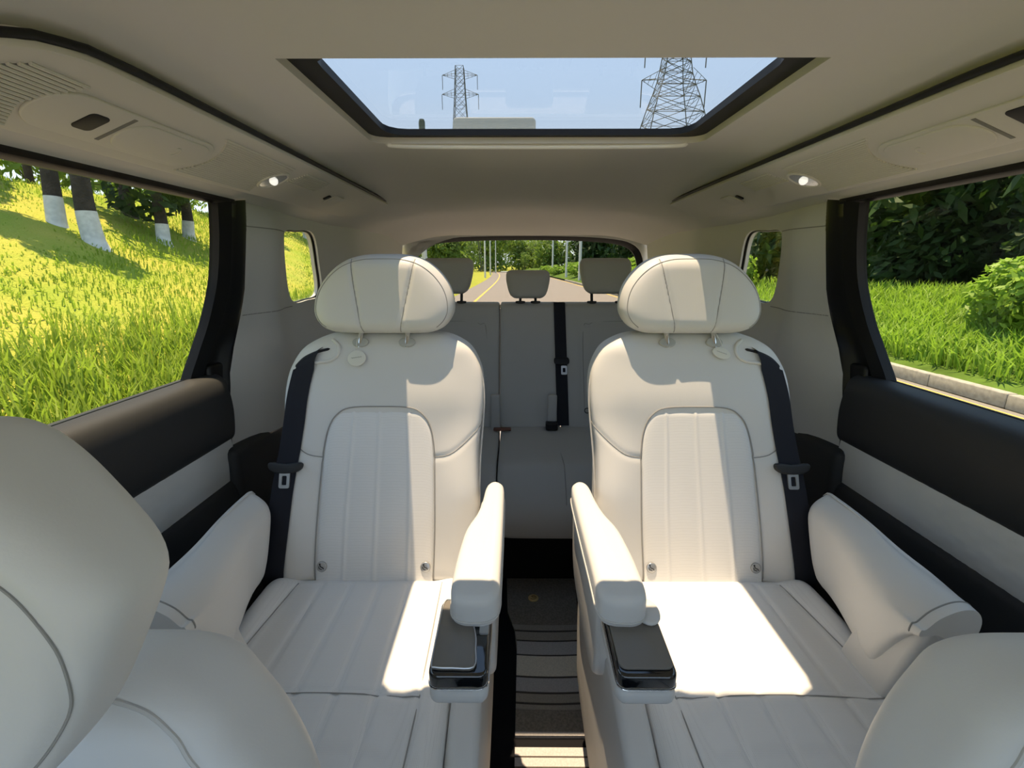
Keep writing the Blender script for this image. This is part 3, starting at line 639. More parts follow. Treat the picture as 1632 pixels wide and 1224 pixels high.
back3(-0.64, -0.122, 'backrest', (0.20, 0, -1)); back3(-0.118, 0.148, 'backrest'); back3(0.152, 0.64, 'backrest', (-0.14, 0, 1))
def cush3(x0, x1, gs=()):
    w = (x1 - x0) / 2; cx = (x0 + x1) / 2
    def mp(u, v, h):
        k = max(0.0, 1.53 - v); return (cx + u, v, 0.39 + h - 0.8 * k)
    P = Pad([(1.40, -w * 0.97, w * 0.97), (1.42, -w, w), (1.6, -w, w), (1.92, -w, w), (1.97, -w, w)], 0.058, 0.10, mp, nv=46, nu=41, p=12, vr=0.06, grooves=gs, gw=0.006, gd=0.005)
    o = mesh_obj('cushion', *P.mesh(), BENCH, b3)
    for g in gs: mesh_obj('seam', *P.seam(g, 0.0016, 0.001), SEAM, o)
cush3(-0.66, -0.118); cush3(-0.114, 0.66, [[(-0.15, 1.42), (-0.15, 1.6), (-0.165, 1.8)], [(-0.11, 1.42), (-0.11, 1.95)]])
mesh_obj('base', *rbox((0, 1.78, 0.11), (1.3, 0.42, 0.34), 0.02), CARPET, b3)
def hr3(cx, w, z0, z1, off):
    s_ = (z1 - z0)
    hh = [(z0, 0.55), (z0 + 0.03 * s_, 0.66), (z0 + 0.12 * s_, 0.80), (z0 + 0.3 * s_, 0.90), (z0 + 0.6 * s_, 0.985), (z0 + 0.82 * s_, 1.0), (z0 + 0.93 * s_, 0.95), (z0 + 0.985 * s_, 0.85), (z1, 0.70)]
    mp = lambda u, v, h: (cx + u, 2.20 + 0.25 * (v - 1.05) - h, v)
    P = Pad([(v, -k * w, k * w) for v, k in hh], 0.045, 0.04, mp, nv=34, nu=33, p=3.6, vr=0.03)
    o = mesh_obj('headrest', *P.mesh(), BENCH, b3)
    for u in (-off, off):
        p = mesh_obj('headrest_post', *tube([(cx + u, 2.155, 0.93), (cx + u, 2.19, z0 + 0.03)], 0.0065, 10), BLACKSOFT, o)
        mesh_obj('post_collar', *prism(circ(0, 0, 0.022, 16, 0.014), lambda a, b, h: (cx + u + a, 2.168 + b, 0.962 + h), -0.01, 0.012, 0.003), BLACKSOFT, o)
hr3(-0.362, 0.118, 1.005, 1.166, 0.064); hr3(0.008, 0.101, 0.985, 1.112, 0.035); hr3(0.366, 0.118, 1.005, 1.166, 0.064)
# buckle stalks
for x_, blk in ((-0.135, False), (0.108, True)):
    st = mesh_obj('buckle_stalk', *rbox((x_, 1.905, 0.515), (0.040, 0.030, 0.17), 0.008), BENCH, b3)
    if blk: mesh_obj('buckle', *rbox((x_ - 0.002, 1.882, 0.468), (0.052, 0.035, 0.035), 0.006), BLACK, st)
    else: mesh_obj('buckle', *rbox((x_ + 0.03, 1.865, 0.458), (0.075, 0.02, 0.012), 0.004), mat('red_brown_buckle', (0.16, 0.07, 0.05), 0.5), st)
mesh_obj('anchor_ring', *tube([(0.262 + 0.011 * math.cos(a), 1.925 + 0.010 * math.sin(a) * 0.4, 0.522 + 0.010 * math.sin(a)) for a in np.linspace(0, 2 * math.pi, 17)[:-1]], 0.0022, 6, True), BLACKSOFT, b3)
# its belt
bt = thing('seat_belt', (0.16, 1.95, 0.45), 'black seat belt hanging down the middle of the rear bench', 'seat belt')
rings = [[(x_ - 0.026, y, z), (x_ + 0.026, y, z), (x_ + 0.026, y + 0.002, z), (x_ - 0.026, y + 0.002, z)] for x_, y, z in [(0.150 + 0.018 * (0.97 - z), py3(z) - 0.006, z) for z in np.linspace(0.968, 0.455, 16)]]
rings = [[(p[0], p[1] + 0.05, p[2]) for p in rings[0]]] + rings
mesh_obj('webbing', *loft(rings), BELT, bt)
fr = lambda a, b, h: (0.156 + a, py3(0.722) + 0.39 * b - 0.01 - h, 0.722 + 0.92 * b)
mesh_obj('tongue_guard', *prism(rrect(-0.034, 0.034, -0.016, 0.016, 0.012, 4), fr, -0.004, 0.012, 0.004), BLACK, bt)
fr = lambda a, b, h: (0.166 + a, py3(0.68) + 0.39 * b - 0.012 - h, 0.684 + 0.92 * b)
o_ = resample_len(rrect(-0.013, 0.013, -0.02, 0.02, 0.004, 4), 40); i_ = resample_len(rrect(-0.006, 0.006, -0.010, 0.010, 0.002, 4), 40)
V, F = loft([[fr(a, b, 0.0) for a, b in o_], [fr(a, b, 0.004) for a, b in o_], [fr(a, b, 0.004) for a, b in i_], [fr(a, b, 0.0) for a, b in i_], [fr(a, b, 0.0) for a, b in o_]], cap=False)
mesh_obj('latch_plate', V, F, STEEL, bt)

# ================================================================== FRONT SEATS (foreground)
def front_seat(sg, label):
    t = thing('front_seat', (sg * 0.41, 0.15, -0.06), label, 'car seat', 'front row seats')
    xc = 0.42 if sg < 0 else 0.458
    mp = lambda u, v, h: (sg * (xc + u), 0.345 + 0.30 * (v - 0.75) - h, v)
    hw = [(0.30, 0.19), (0.32, 0.22), (0.40, 0.232), (0.47, 0.220), (0.56, 0.207), (0.63, 0.186), (0.67, 0.170), (0.705, 0.147), (0.733, 0.120), (0.752, 0.104), (0.767, 0.078), (0.776, 0.05), (0.780, 0.025)]
    seam = [[(s_ * (w - 0.024), v - 0.006) for v, w in hw[1:-2]] + [(s_ * 0.02, 0.768), (0, 0.769)] for s_ in (-1, 1)]
    det = lambda U, V: 0.018 * sst(0.10, 0.2, np.abs(U)) * (1 - sst(0.66, 0.8, V))
    P = Pad([(v, -w, w) for v, w in hw], 0.05, 0.07, mp, nv=80, nu=61, p=3.6, vr=0.06, detail=det, grooves=seam, gw=0.005, gd=0.004)
    o = mesh_obj('backrest', *P.mesh(), LEATHER, t)
    for s_ in seam: mesh_obj('piping', *P.seam(s_, 0.0022, 0.0005), PIPE, o)
    hm = lambda u, v, h: (sg * (xc + u), 0.272 + 0.20 * (v - 0.94) - h, v)
    hh = [(0.790, 0.03), (0.797, 0.05), (0.815, 0.070), (0.84, 0.087), (0.88, 0.106), (0.905, 0.116), (0.922, 0.120), (0.940, 0.114), (0.960, 0.097), (0.980, 0.076), (1.0, 0.053), (1.015, 0.036), (1.025, 0.024), (1.03, 0.015)]
    hs = [[(s_ * 0.02, 0.975), (s_ * 0.056, 0.957), (s_ * 0.078, 0.937), (s_ * 0.093, 0.908), (s_ * 0.094, 0.875), (s_ * 0.085, 0.85), (s_ * 0.066, 0.825), (s_ * 0.035, 0.804)] for s_ in (-1,)]
    H = Pad([(v, -w, w) for v, w in hh], 0.05, 0.05, hm, nv=60, nu=61, p=3.2, vr=0.05, grooves=hs, gw=0.005, gd=0.004)
    h = mesh_obj('headrest', *H.mesh(), LEATHER, t)
    for s_ in hs: mesh_obj('seam', *H.seam(s_, 0.0010, 0.0005), SEAM, h)
    for u in (0.0, 0.09): mesh_obj('headrest_post', *tube([(sg * (xc + u), 0.37, 0.73), (sg * (xc + u), 0.27, 0.85)], 0.0065, 10), CHROME, h)
    cm = lambda u, v, hq: (sg * (0.41 + u), v, 0.36 + hq)
    Q = Pad([(-0.32, -0.2, 0.2), (-0.28, -0.24, 0.24), (0.0, -0.25, 0.25), (0.25, -0.24, 0.24)], 0.07, 0.10, cm, nv=24, nu=25, p=5, vr=0.07)
    mesh_obj('cushion', *Q.mesh(), LEATHER, t)
    mesh_obj('base', *rbox((sg * 0.41, 0.0, 0.11), (0.4, 0.46, 0.34), 0.03), BLACKSOFT, t)
front_seat(-1, 'pale leather front seat with large headrest in the near corner by the bank')
front_seat(1, 'pale leather front seat of which only the rounded shoulder shows, by the kerb')

# ================================================================== AISLE MATS
mt = thing('floor_mat', (0.045, 1.25, -0.06), 'brown striped runner mat with a gold badge in the aisle', 'mat')
FLOOR_Z = -0.06
mat_xy = lambda a, b: (a * 1.053 + 0.003, b * 1.053)
edge_l = lambda y: float(np.interp(y, [0.8, 1.19, 1.24, 1.30, 1.6], [-0.053, -0.045, -0.052, -0.075, -0.085]))
edge_r = lambda y: float(np.interp(y, [0.8, 1.2, 1.5], [0.135, 0.15, 0.172]))
def band(y0, y1, z, h, m, name, par, bow=0.0):
    n = 16; xs = np.linspace(0, 1, n); poly = []
    for q in np.linspace(0, 1, n): y = y0 + bow * 4 * q * (1 - q); poly.append((edge_l(y0) + q * (edge_r(y0) - edge_l(y0)), y))
    for yk in np.linspace(y0, y1, 8)[1:-1]: poly.append((edge_r(yk), yk))
    for q in np.linspace(1, 0, n): y = y1 + bow * 4 * q * (1 - q); poly.append((edge_l(y1) + q * (edge_r(y1) - edge_l(y1)), y))
    for yk in np.linspace(y1, y0, 8)[1:-1]: poly.append((edge_l(yk), yk))
    return mesh_obj(name, *prism(poly, lambda a, b, t_: (*mat_xy(a, b), FLOOR_Z + z + t_), 0, h), m, par, smooth=False)
band(0.905, 1.492, 0.0, 0.008, MATB, 'mat_base', mt)
yb = [1.262, 1.240, 1.232, 1.200, 1.193, 1.145, 1.139, 1.070, 1.063, 1.020, 1.013, 0.988, 0.981, 0.968]
cols = [MATS[0], MATS[3], MATS[0], MATS[3], MATS[1], MATS[3], MATS[2], MATS[3], MATS[1], MATS[3], MATS[0], MATS[3], MATS[0]]
for a_, b_, m in zip(yb[1:], yb[:-1], cols): band(a_, b_, 0.008, 0.002 if m is not MATS[3] else 0.001, m, 'mat_stripe', mt, -0.004)
band(0.896, 0.906, 0.0, 0.009, MATS[1], 'mat_binding', mt)
bd = mesh_obj('badge', *prism(circ(0.013, 1.385, 0.018, 32), lambda a, b, t_: (*mat_xy(a, b), FLOOR_Z + 0.008 + t_), 0, 0.003, 0.001), GOLD, mt, label='round gold badge')
mesh_obj('badge_emblem', *tube([(*mat_xy(0.013 + x, 1.385 + y), FLOOR_Z + 0.0112) for x, y in catmull([(-0.010, -0.004), (-0.002, -0.008), (0.008, -0.004), (0.009, 0.004), (0.002, 0.008), (-0.006, 0.006), (0.001, 0.001), (0.007, 0.002)], 5)], 0.0012, 6), mat('badge_relief', (0.35, 0.20, 0.07), 0.4, metal=0.5), bd)
mt2 = thing('floor_mat', (0.045, 0.84, -0.06), 'pale fringed end of another mat at the foot of the aisle', 'mat')
band(0.55, 0.868, 0.0, 0.008, MATS[1], 'mat_base', mt2)
for k in range(7): band(0.70 + 0.024 * k, 0.703 + 0.024 * k, 0.008, 0.001, MATS[3], 'mat_stripe', mt2)
# ================================================================== THINGS ON THE ROOF
V, F = prism(rrect(-0.118, 0.118, 0, 0.084, 0.012, 4), lambda a, b, t_: (-0.112 + a, 1.46 + t_, 1.455 + b), 0, 0.05, 0.004)
tag(mesh_obj('roof_box', V, F, mat('box_grey_green', (0.30, 0.34, 0.33), 0.6)), 'flat grey green box on the roof seen low through the sunroof', 'housing')  # flat box standing in for an unidentified grey green shape
V, F = loft([[( -0.318 + r * math.cos(a), 1.46 + r * math.sin(a), z) for a in np.linspace(0, 2 * math.pi, 13)[:-1]] for r, z in ((0.011, 1.455), (0.011, 1.47), (0.009, 1.475), (0.009, 1.526), (0.007, 1.533))])
tag(mesh_obj('roof_stub', V, F, mat('stub_green', (0.05, 0.07, 0.05), 0.6)), 'small dark stub on the roof at the corner of the sunroof', 'antenna')  # dark green cylinder for a small shape of unknown kind

# ================================================================== OUTSIDE
ROAD_Z = -0.42
def bank(x, y):
    d = -x
    if d < 3.2: return ROAD_Z
    z = ROAD_Z + 0.47 * (d - 3.2) if d < 10 else ROAD_Z + 3.196 + 0.06 * (d - 10)
    k = float(np.interp(y, [25, 60], [1.0, 0.12])); return ROAD_Z + (z - ROAD_Z) * k
def rbank(x, y):
    if x < 5.55: return ROAD_Z + 0.15
    z = -0.26 + 0.27 * min(x - 5.55, 2.6) + 0.03 * max(0, x - 8.15)
    return z
GRASS = mat('lawn', (0.36, 0.335, 0.065), 0.95, spec=0.05, noise=(0.9, 0.5, (0.22, 0.29, 0.035)), bump=(30, 0.6, 0.05))
GRASS_SHADED = mat('lawn_painted_shade', (0.10, 0.17, 0.03), 0.95, spec=0.05, noise=(2.0, 0.5))  # darker lawn copy, shade under the trees put into its colour
BLADE = mat('grass_blade', (0.27, 0.36, 0.04), 0.6, spec=0.2, noise=(3.0, 0.4), trans=(0.34, 0.50, 0.05, 0.4))
BLADE2 = mat('border_blade', (0.25, 0.40, 0.045), 0.55, spec=0.25, noise=(2.0, 0.35), trans=(0.30, 0.52, 0.05, 0.4))
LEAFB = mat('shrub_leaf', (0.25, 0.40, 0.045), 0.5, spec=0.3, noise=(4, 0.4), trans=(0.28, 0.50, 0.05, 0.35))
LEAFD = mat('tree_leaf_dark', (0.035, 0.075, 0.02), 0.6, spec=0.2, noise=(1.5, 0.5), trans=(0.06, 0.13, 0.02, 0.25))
LEAFM = mat('tree_leaf_mid', (0.17, 0.26, 0.06), 0.6, spec=0.2, noise=(0.6, 0.5), trans=(0.22, 0.36, 0.05, 0.35))
LEAFP = mat('pine_needles', (0.045, 0.075, 0.03), 0.7, spec=0.1, noise=(1.5, 0.5), trans=(0.08, 0.13, 0.04, 0.2))
BARK = mat('bark', (0.055, 0.045, 0.038), 0.95, noise=(9, 0.5), bump=(25, 0.8, 0.03))
PAINT = mat('lime_wash', (0.62, 0.63, 0.62), 0.9, noise=(12, 0.25))
PAVE = mat('concrete_pavement', (0.46, 0.44, 0.41), 0.9, noise=(3, 0.15))
ASPH = mat('asphalt', (0.21, 0.195, 0.18), 0.9, noise=(40, 0.2))
KERB = mat('kerb_concrete', (0.36, 0.345, 0.31), 0.9, noise=(14, 0.35))
YEL = mat('road_paint_yellow', (0.62, 0.45, 0.09), 0.8, noise=(30, 0.3))
SOIL = mat('soil', (0.05, 0.04, 0.028), 1.0, noise=(20, 0.5))
POLE = mat('pole_grey', (0.62, 0.64, 0.64), 0.5)
PYL = mat('galvanised_steel', (0.11, 0.115, 0.10), 0.7, spec=0.2)

# road, kerbs, line
def road_x(y): return -0.0012 * max(0, y - 35) ** 2 * 0.3
ys = np.concatenate([np.linspace(-30, 40, 15), np.linspace(45, 130, 18)])
tag(mesh_obj('road', *loft([[(-3.25 + road_x(y), y, ROAD_Z), (5.42 + road_x(y), y, ROAD_Z)] for y in ys], cap=False, closed_ring=False), ASPH), 'sunlit grey road behind and beside the van', kind='structure')
tag(mesh_obj('road_line', *loft([[(5.16 + road_x(y), y, ROAD_Z + 0.006), (5.28 + road_x(y), y, ROAD_Z + 0.006)] for y in ys], cap=False, closed_ring=False), YEL), 'yellow painted line along the road edge', kind='structure')
tag(mesh_obj('road_line', *loft([[(-1.9 + road_x(y), y, ROAD_Z + 0.006), (-1.78 + road_x(y), y, ROAD_Z + 0.006)] for y in ys], cap=False, closed_ring=False), YEL), 'yellow painted line on the bank side of the road', kind='structure')
kb = thing('kerb', (5.5, 5, ROAD_Z), 'weathered concrete kerb below the planted border', None, kind='structure')
V1, F1 = rbox((0, 0, 0), (0.13, 0.99, 0.17), 0.012, 2)
k0 = None
for k in range(60):
    y = -8.5 + k
    if k0 is None: k0 = mesh_obj('kerb_stone', np.array(V1) + np.array((5.49, y, ROAD_Z + 0.085)), F1, KERB, kb); oy = y
    else:
        o = k0.copy(); C.objects.link(o); o.parent = kb; o.location = (road_x(y), y - oy, random.uniform(-0.004, 0.004))
# left bank
xs = np.concatenate([np.linspace(-3.2, -10, 18), np.linspace(-10.8, -60, 14)]); yy = np.linspace(-25, 140, 67)
rng_ = np.random.RandomState(3)
V = [(x + (road_x(y) if x > -10 else road_x(y) * 0.5), y, bank(x, y) + (0.05 * math.sin(x * 2.1 + y * 0.7) + 0.04 * math.sin(y * 1.7 - x)) * min(1, max(0, (-x - 3.4)))) for x in xs for y in yy]
n = len(yy); F = [(i * n + j, i * n + j + 1, (i + 1) * n + j + 1, (i + 1) * n + j) for i in range(len(xs) - 1) for j in range(n - 1)]
tag(mesh_obj('lawn_left', V, F, GRASS, recalc=False), 'sunny mown grass bank rising from the road', kind='structure')
# right border and lawn
xs = np.concatenate([np.linspace(5.5, 8.5, 8), np.linspace(9.5, 70, 14)])
V = [(x + road_x(y), y, rbank(x, y)) for x in xs for y in yy]
F = [(i * n + j, i * n + j + 1, (i + 1) * n + j + 1, (i + 1) * n + j) for i in range(len(xs) - 1) for j in range(n - 1)]
tag(mesh_obj('ground_right', V, F, GRASS_SHADED, recalc=False), 'shaded ground under the dark trees beyond the border', kind='structure')
V = [(-90, 125, -0.2), (90, 125, -0.2), (160, 600, 2.0), (-160, 600, 2.0)]
tag(mesh_obj('lawn_far', V, [(0, 1, 2, 3)], GRASS, smooth=False), 'distant lawn at the end of the road', kind='structure')
V = [(-160, -140, ROAD_Z - 0.05), (160, -140, ROAD_Z - 0.05), (160, 140, ROAD_Z - 0.05), (-160, 140, ROAD_Z - 0.05)]
tag(mesh_obj('ground', V, [(0, 1, 2, 3)], PAVE, smooth=False), 'pavement around the van in front', kind='structure')

def blades(n, px, hmin, hmax, wid, lean, zf, seed):
    r = np.random.RandomState(seed); xy = np.array([px(r) for k in range(n)]); z = np.array([zf(a, b) for a, b in xy])
    x, y = xy[:, 0], xy[:, 1]
    h = r.uniform(hmin, hmax, n); a = r.uniform(0, 2 * math.pi, n); l = r.uniform(0.2, 1.0, n) * lean * h
    b = a + math.pi / 2 + r.uniform(-0.6, 0.6, n); w = wid * r.uniform(0.6, 1.2, n)
    dx, dy = np.cos(a) * l, np.sin(a) * l; wx, wy = np.cos(b) * w / 2, np.sin(b) * w / 2; tip = h * r.uniform(0.8, 1.0, n)
    V = np.stack([np.stack(q, 1) for q in ((x - wx * .6, y - wy * .6, z - 0.02), (x + wx * .6, y + wy * .6, z - 0.02), (x + dx * .4 - wx, y + dy * .4 - wy, z + h * .6), (x + dx * .4 + wx, y + dy * .4 + wy, z + h * .6), (x + dx, y + dy, z + tip))], 1).reshape(-1, 3)
    i = np.arange(n) * 5
    return V, [f for k in i.tolist() for f in ((k, k + 1, k + 3, k + 2), (k + 2, k + 3, k + 4))]
def leftpx(r):
    x = -3.35 - 1.5 * r.beta(1.0, 1.6); return x, r.uniform(1.0, 12.0)
tag(mesh_obj('tall_grass', *blades(9000, leftpx, 0.22, 0.52, 0.022, 0.55, bank, 1), BLADE, smooth=False, recalc=False), 'tall strap leaved grass along the foot of the bank', 'grass', kind='stuff')
def leftpx2(r):
    x = -4.2 - 6.5 * r.random_sample(); return x, r.uniform(2.0, 24.0)
tag(mesh_obj('short_grass', *blades(32000, leftpx2, 0.04, 0.11, 0.02, 0.8, bank, 2), BLADE, smooth=False, recalc=False), 'short mown grass over the sunny bank', 'grass', kind='stuff')
def rightpx(r): return 5.72 + 2.9 * r.beta(1.0, 1.1), r.uniform(2.5, 30.0) if r.rand() < 0.3 else r.uniform(2.5, 13.0)
tag(mesh_obj('border_grass', *blades(22000, rightpx, 0.20, 0.46, 0.028, 0.7, rbank, 4), BLADE2, smooth=False, recalc=False), 'bright green long leaved border planting behind the kerb', 'plants', kind='stuff')

def leaves(n, blobs, size, seed, droop=0.3):
    r = np.random.RandomState(seed); bl = np.array(blobs)
    wts = (bl[:, 3] * bl[:, 4] * bl[:, 5]) ** 0.67; wts /= wts.sum()
    b_ = bl[r.choice(len(bl), n, p=wts)]
    unit = lambda a: a / np.linalg.norm(a, axis=1, keepdims=True)
    d = unit(r.normal(size=(n, 3))); q = r.uniform(0.55, 1.0, (n, 1)) ** 0.6
    c = b_[:, :3] + d * b_[:, 3:] * q
    nrm = unit(d * 0.7 + r.normal(size=(n, 3)) * 0.6 + np.array([0, 0, droop]))
    t = unit(np.cross(nrm, r.normal(size=(n, 3)))); b = np.cross(nrm, t); s = size * r.uniform(0.6, 1.3, (n, 1))
    V = np.stack([c - t * s, c + b * s * 0.38, c + t * s, c - b * s * 0.38], 1).reshape(-1, 3)
    return V, [(k, k + 1, k + 2, k + 3) for k in range(0, 4 * n, 4)]
def tree(name, x, y, z, h, rad, label, leafm, nleaf, lsize, seed, trunk_r=0.16, crown_z=2.6, paint=None, group=None, lean=(0, 0), nb=9):
    r = np.random.RandomState(seed); t = thing(name, (x, y, z), label, 'tree', group)
    pts = [(x, y, z - 0.15)] + [(x + lean[0] * k + r.uniform(-.04, .04), y + lean[1] * k + r.uniform(-.04, .04), z + h * 0.8 * k) for k in (0.1, 0.25, 0.45, 0.7, 1.0)]
    P = catmull(pts, 5); rad_ = np.linspace(1.15, 0.35, len(P)) * trunk_r; rad_[0] *= 1.35; rad_[1] *= 1.15
    mesh_obj('trunk', *tube(P, rad_, 12), BARK, t)
    if paint:
        zz = [p for p in P if p[2] < z + paint] ; k = len(zz); zt = np.array(P[k - 1]) + (np.array(P[k]) - np.array(P[k - 1])) * ((z + paint - P[k - 1][2]) / max(1e-6, P[k][2] - P[k - 1][2]))
        Q = np.array(list(zz) + [zt]); mesh_obj('painted_trunk_base', *tube(Q, list(rad_[:k] * 1.03) + [rad_[k] * 1.03], 12, cap=False), PAINT, t, label='white lime washed trunk base')
    br = []
    for k in range(5):
        a = r.uniform(0, 6.28); s0 = np.array(P[int(len(P) * r.uniform(0.45, 0.85))]); L = rad * r.uniform(0.5, 0.8)
        br.append(tube([s0, s0 + np.array([math.cos(a) * L * .5, math.sin(a) * L * .5, L * .35]), s0 + np.array([math.cos(a) * L, math.sin(a) * L, L * .5])], [trunk_r * .35, trunk_r * .25, trunk_r * .1], 6))
    mesh_obj('branches', *join(br), BARK, t)
    blobs = []
    for k in range(nb):
        a = r.uniform(0, 6.28); q = rad * r.uniform(0.1, 0.65); zz = z + crown_z + (h - crown_z) * r.uniform(0.1, 0.9)
        s = rad * r.uniform(0.38, 0.6); blobs.append((x + lean[0] + math.cos(a) * q, y + lean[1] + math.sin(a) * q, zz, s, s, s * 0.7))
    mesh_obj('crown', *leaves(nleaf, blobs, lsize, seed), leafm, t, smooth=False, recalc=False)
    return t
def shrub(x, y, z, w, h, label, m, nleaf, lsize, seed, group):
    r = np.random.RandomState(seed); t = thing('shrub', (x, y, z), label, 'shrub', group)
    blobs = [(x, y, z + h * 0.45, w * 0.75, w * 0.75, h * 0.5)] + [(x + w * 0.55 * math.cos(a), y + w * 0.55 * math.sin(a), z + h * r.uniform(0.3, 0.7), w * 0.4, w * 0.4, h * 0.3) for a in np.linspace(0, 6.28, 7)[:-1]]
    mesh_obj('foliage', *leaves(nleaf, blobs, lsize, seed, 0.6), m, t, smooth=False, recalc=False)
    mesh_obj('stems', *join([tube([(x, y, z - 0.05), (x + w * .3 * math.cos(a), y + w * .3 * math.sin(a), z + h * .5), (x + w * .5 * math.cos(a), y + w * .5 * math.sin(a), z + h * .8)], [0.02, 0.014, 0.006], 6) for a in np.linspace(0.4, 6.3, 6)[:-1]]), BARK, t)
    return t
# trees on the bank
BT = 'trees on the grassy bank'
for i, (x, y, tr, pw, cz, h, rd, lb) in enumerate([
    (-7.85, 8.28, 0.125, 0.50, 2.3, 7, 2.4, 'thick dark trunk with white painted base, leftmost of the two in front on the bank'),
    (-7.23, 8.27, 0.145, 0.55, 2.2, 7, 2.4, 'leaning dark trunk with a scuffed white painted base, nearest on the bank'),
    (-8.80, 11.15, 0.13, None, 2.0, 7, 2.2, 'slim dark unpainted trunk set back between the painted trees on the bank'),
    (-7.63, 10.42, 0.12, 0.34, 0.2, 4.5, 2.2, 'dark tree with short painted base and low hanging foliage on the bank'),
    (-8.03, 11.83, 0.12, 0.34, 0.2, 4.5, 2.2, 'dark tree beside the window pillar with foliage hanging low over the bank'),
    (-10.2, 10.4, 0.07, None, 2.4, 6, 1.6, 'very thin bare young trunk high on the bank between the thick ones'),
    (-9.9, 9.0, 0.14, None, 1.9, 6, 2.0, 'dark trunk at the very edge of the bank window'),
    (-9.6, 16.5, 0.18, None, 0.3, 6, 3.0, 'dense dark tree at the far end of the bank'),
    (-8.8, 20.5, 0.17, 0.4, 1.3, 7, 2.6, 'tree with a pale trunk base seen through the quarter window'),
    (-9.6, 24.0, 0.17, None, 1.3, 7, 2.8, 'dark tree furthest along the bank in the quarter window')]):
    tree('bank_tree', x, y, bank(x, y), h, rd * (0.62 if cz < 1.5 else 0.42), lb, LEAFP, 900, 0.15, 20 + i, tr, cz + (0.1 if cz < 1.5 else 1.2), pw, BT, nb=6, lean=(random.uniform(-.3, .2), random.uniform(-.3, .3)))
for i, (x, y, h, w) in enumerate([(-14, 14.5, 3.2, 2.0), (-13.2, 17.5, 3.2, 2.2), (-17, 13, 3.0, 2.2), (-15, 21, 3.5, 2.5), (-18.5, 9.5, 2.8, 1.8)]):
    shrub(x, y, bank(x, y), w, h, ['pale green shrub behind the bare trunks on the bank top', 'bushy shrub on the bank top behind the hanging foliage', 'wide shrub far back on the bank top', 'big shrub at the far end of the bank top', 'low shrub at the edge of the bank window'][i], LEAFM, 1500, 0.16, 60 + i, 'shrubs on top of the bank')
# right: shrubs by the kerb, dark trees
for i, (x, y, w, h, lb) in enumerate([(7.15, 6.25, 1.05, 1.25, 'big rounded bright green shrub by the kerb window'), (7.6, 4.2, 0.9, 1.3, 'rounded shrub half cut off at the edge of the kerb window'), (7.5, 17, 1.1, 1.3, 'rounded shrub showing in the kerb side quarter window'), (7.6, 20.5, 1.1, 1.2, 'second rounded shrub along the border behind the quarter window')]):
    shrub(x, y, rbank(x, y), w, h, lb, LEAFB, 3600 if i < 2 else 1500, 0.085 if i < 2 else 0.12, 80 + i, 'shrubs in the border')
RT = 'dark trees beyond the border'
for i, (x, y, h, rd, cz, lb) in enumerate([
    (10.5, 8.0, 7, 2.9, 1.2, 'dark dense tree straight behind the big shrub'), (11.0, 12.0, 8, 3.2, 1.0, 'dark dense tree in the middle of the kerb window'),
    (10.5, 16.5, 5.4, 2.9, 0.9, 'dark dense tree by the pillar in the kerb window'), (14.5, 9.5, 9, 3.6, 0.8, 'tall dark tree in the second rank behind the big shrub'),
    (15.0, 14.5, 9, 3.8, 0.6, 'tall dark tree in the second rank mid window'), (14.5, 20.0, 6.4, 3.6, 0.6, 'tall dark tree in the second rank near the pillar'),
    (11.0, 21.5, 6.0, 3.0, 0.9, 'dark tree filling the kerb side quarter window'), (11.5, 27.0, 6.6, 3.2, 0.9, 'dark tree further back in the kerb side quarter window'),
    (13.5, 5.0, 8, 3.3, 0.9, 'dark tree at the outer edge of the kerb window')]):
    tree('dark_tree', x, y, rbank(x, y), h, rd, lb, LEAFD, 4200, 0.24, 100 + i, 0.16, cz, None, RT, nb=14)
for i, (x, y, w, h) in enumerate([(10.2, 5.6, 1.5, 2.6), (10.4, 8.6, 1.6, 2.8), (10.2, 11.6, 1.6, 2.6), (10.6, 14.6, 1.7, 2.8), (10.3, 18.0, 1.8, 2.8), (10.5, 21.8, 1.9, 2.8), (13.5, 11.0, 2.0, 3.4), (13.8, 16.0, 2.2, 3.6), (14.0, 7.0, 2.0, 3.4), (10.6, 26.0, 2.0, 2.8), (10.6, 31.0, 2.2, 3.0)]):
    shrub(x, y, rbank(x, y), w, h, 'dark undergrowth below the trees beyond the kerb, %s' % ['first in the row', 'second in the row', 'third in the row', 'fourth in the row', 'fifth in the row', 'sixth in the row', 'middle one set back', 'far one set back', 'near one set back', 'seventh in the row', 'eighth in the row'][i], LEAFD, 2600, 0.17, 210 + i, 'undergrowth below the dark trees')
# behind: planted edge shrubs, poles, far trees
for i, (x, y) in enumerate([(7.6, 26), (8.0, 31), (7.2, 37), (8.2, 43), (7.0, 50), (7.6, 58), (6.5, 68), (6.3, 80)]):
    shrub(x + road_x(y), y, rbank(x, y) - 0.1, 1.6, 1.5, 'bright green border shrub seen through the rear window, number %s from the van' % ['one', 'two', 'three', 'four', 'five', 'six', 'seven', 'eight'][i], LEAFB, 900, 0.22, 130 + i, 'border shrubs along the road behind')
def pole(x, y, h, r, label):
    t = thing('lamp_post', (x, y, -0.4), label, 'lamp post', 'lamp posts along the road behind')
    mesh_obj('post', *tube([(x, y, -0.45), (x, y, h * 0.5), (x, y, h)], [r, r * 0.85, r * 0.6], 10), POLE, t)
    sg = -1 if x > 0 else 1
    mesh_obj('arm', *tube(catmull([(x, y, h - 0.1), (x + sg * 0.5, y, h + 0.35), (x + sg * 1.4, y, h + 0.5)], 5), r * 0.5, 8), POLE, t)
    mesh_obj('lamp_head', *rbox((x + sg * 1.6, y, h + 0.5), (0.6, 0.22, 0.1), 0.03), POLE, t)
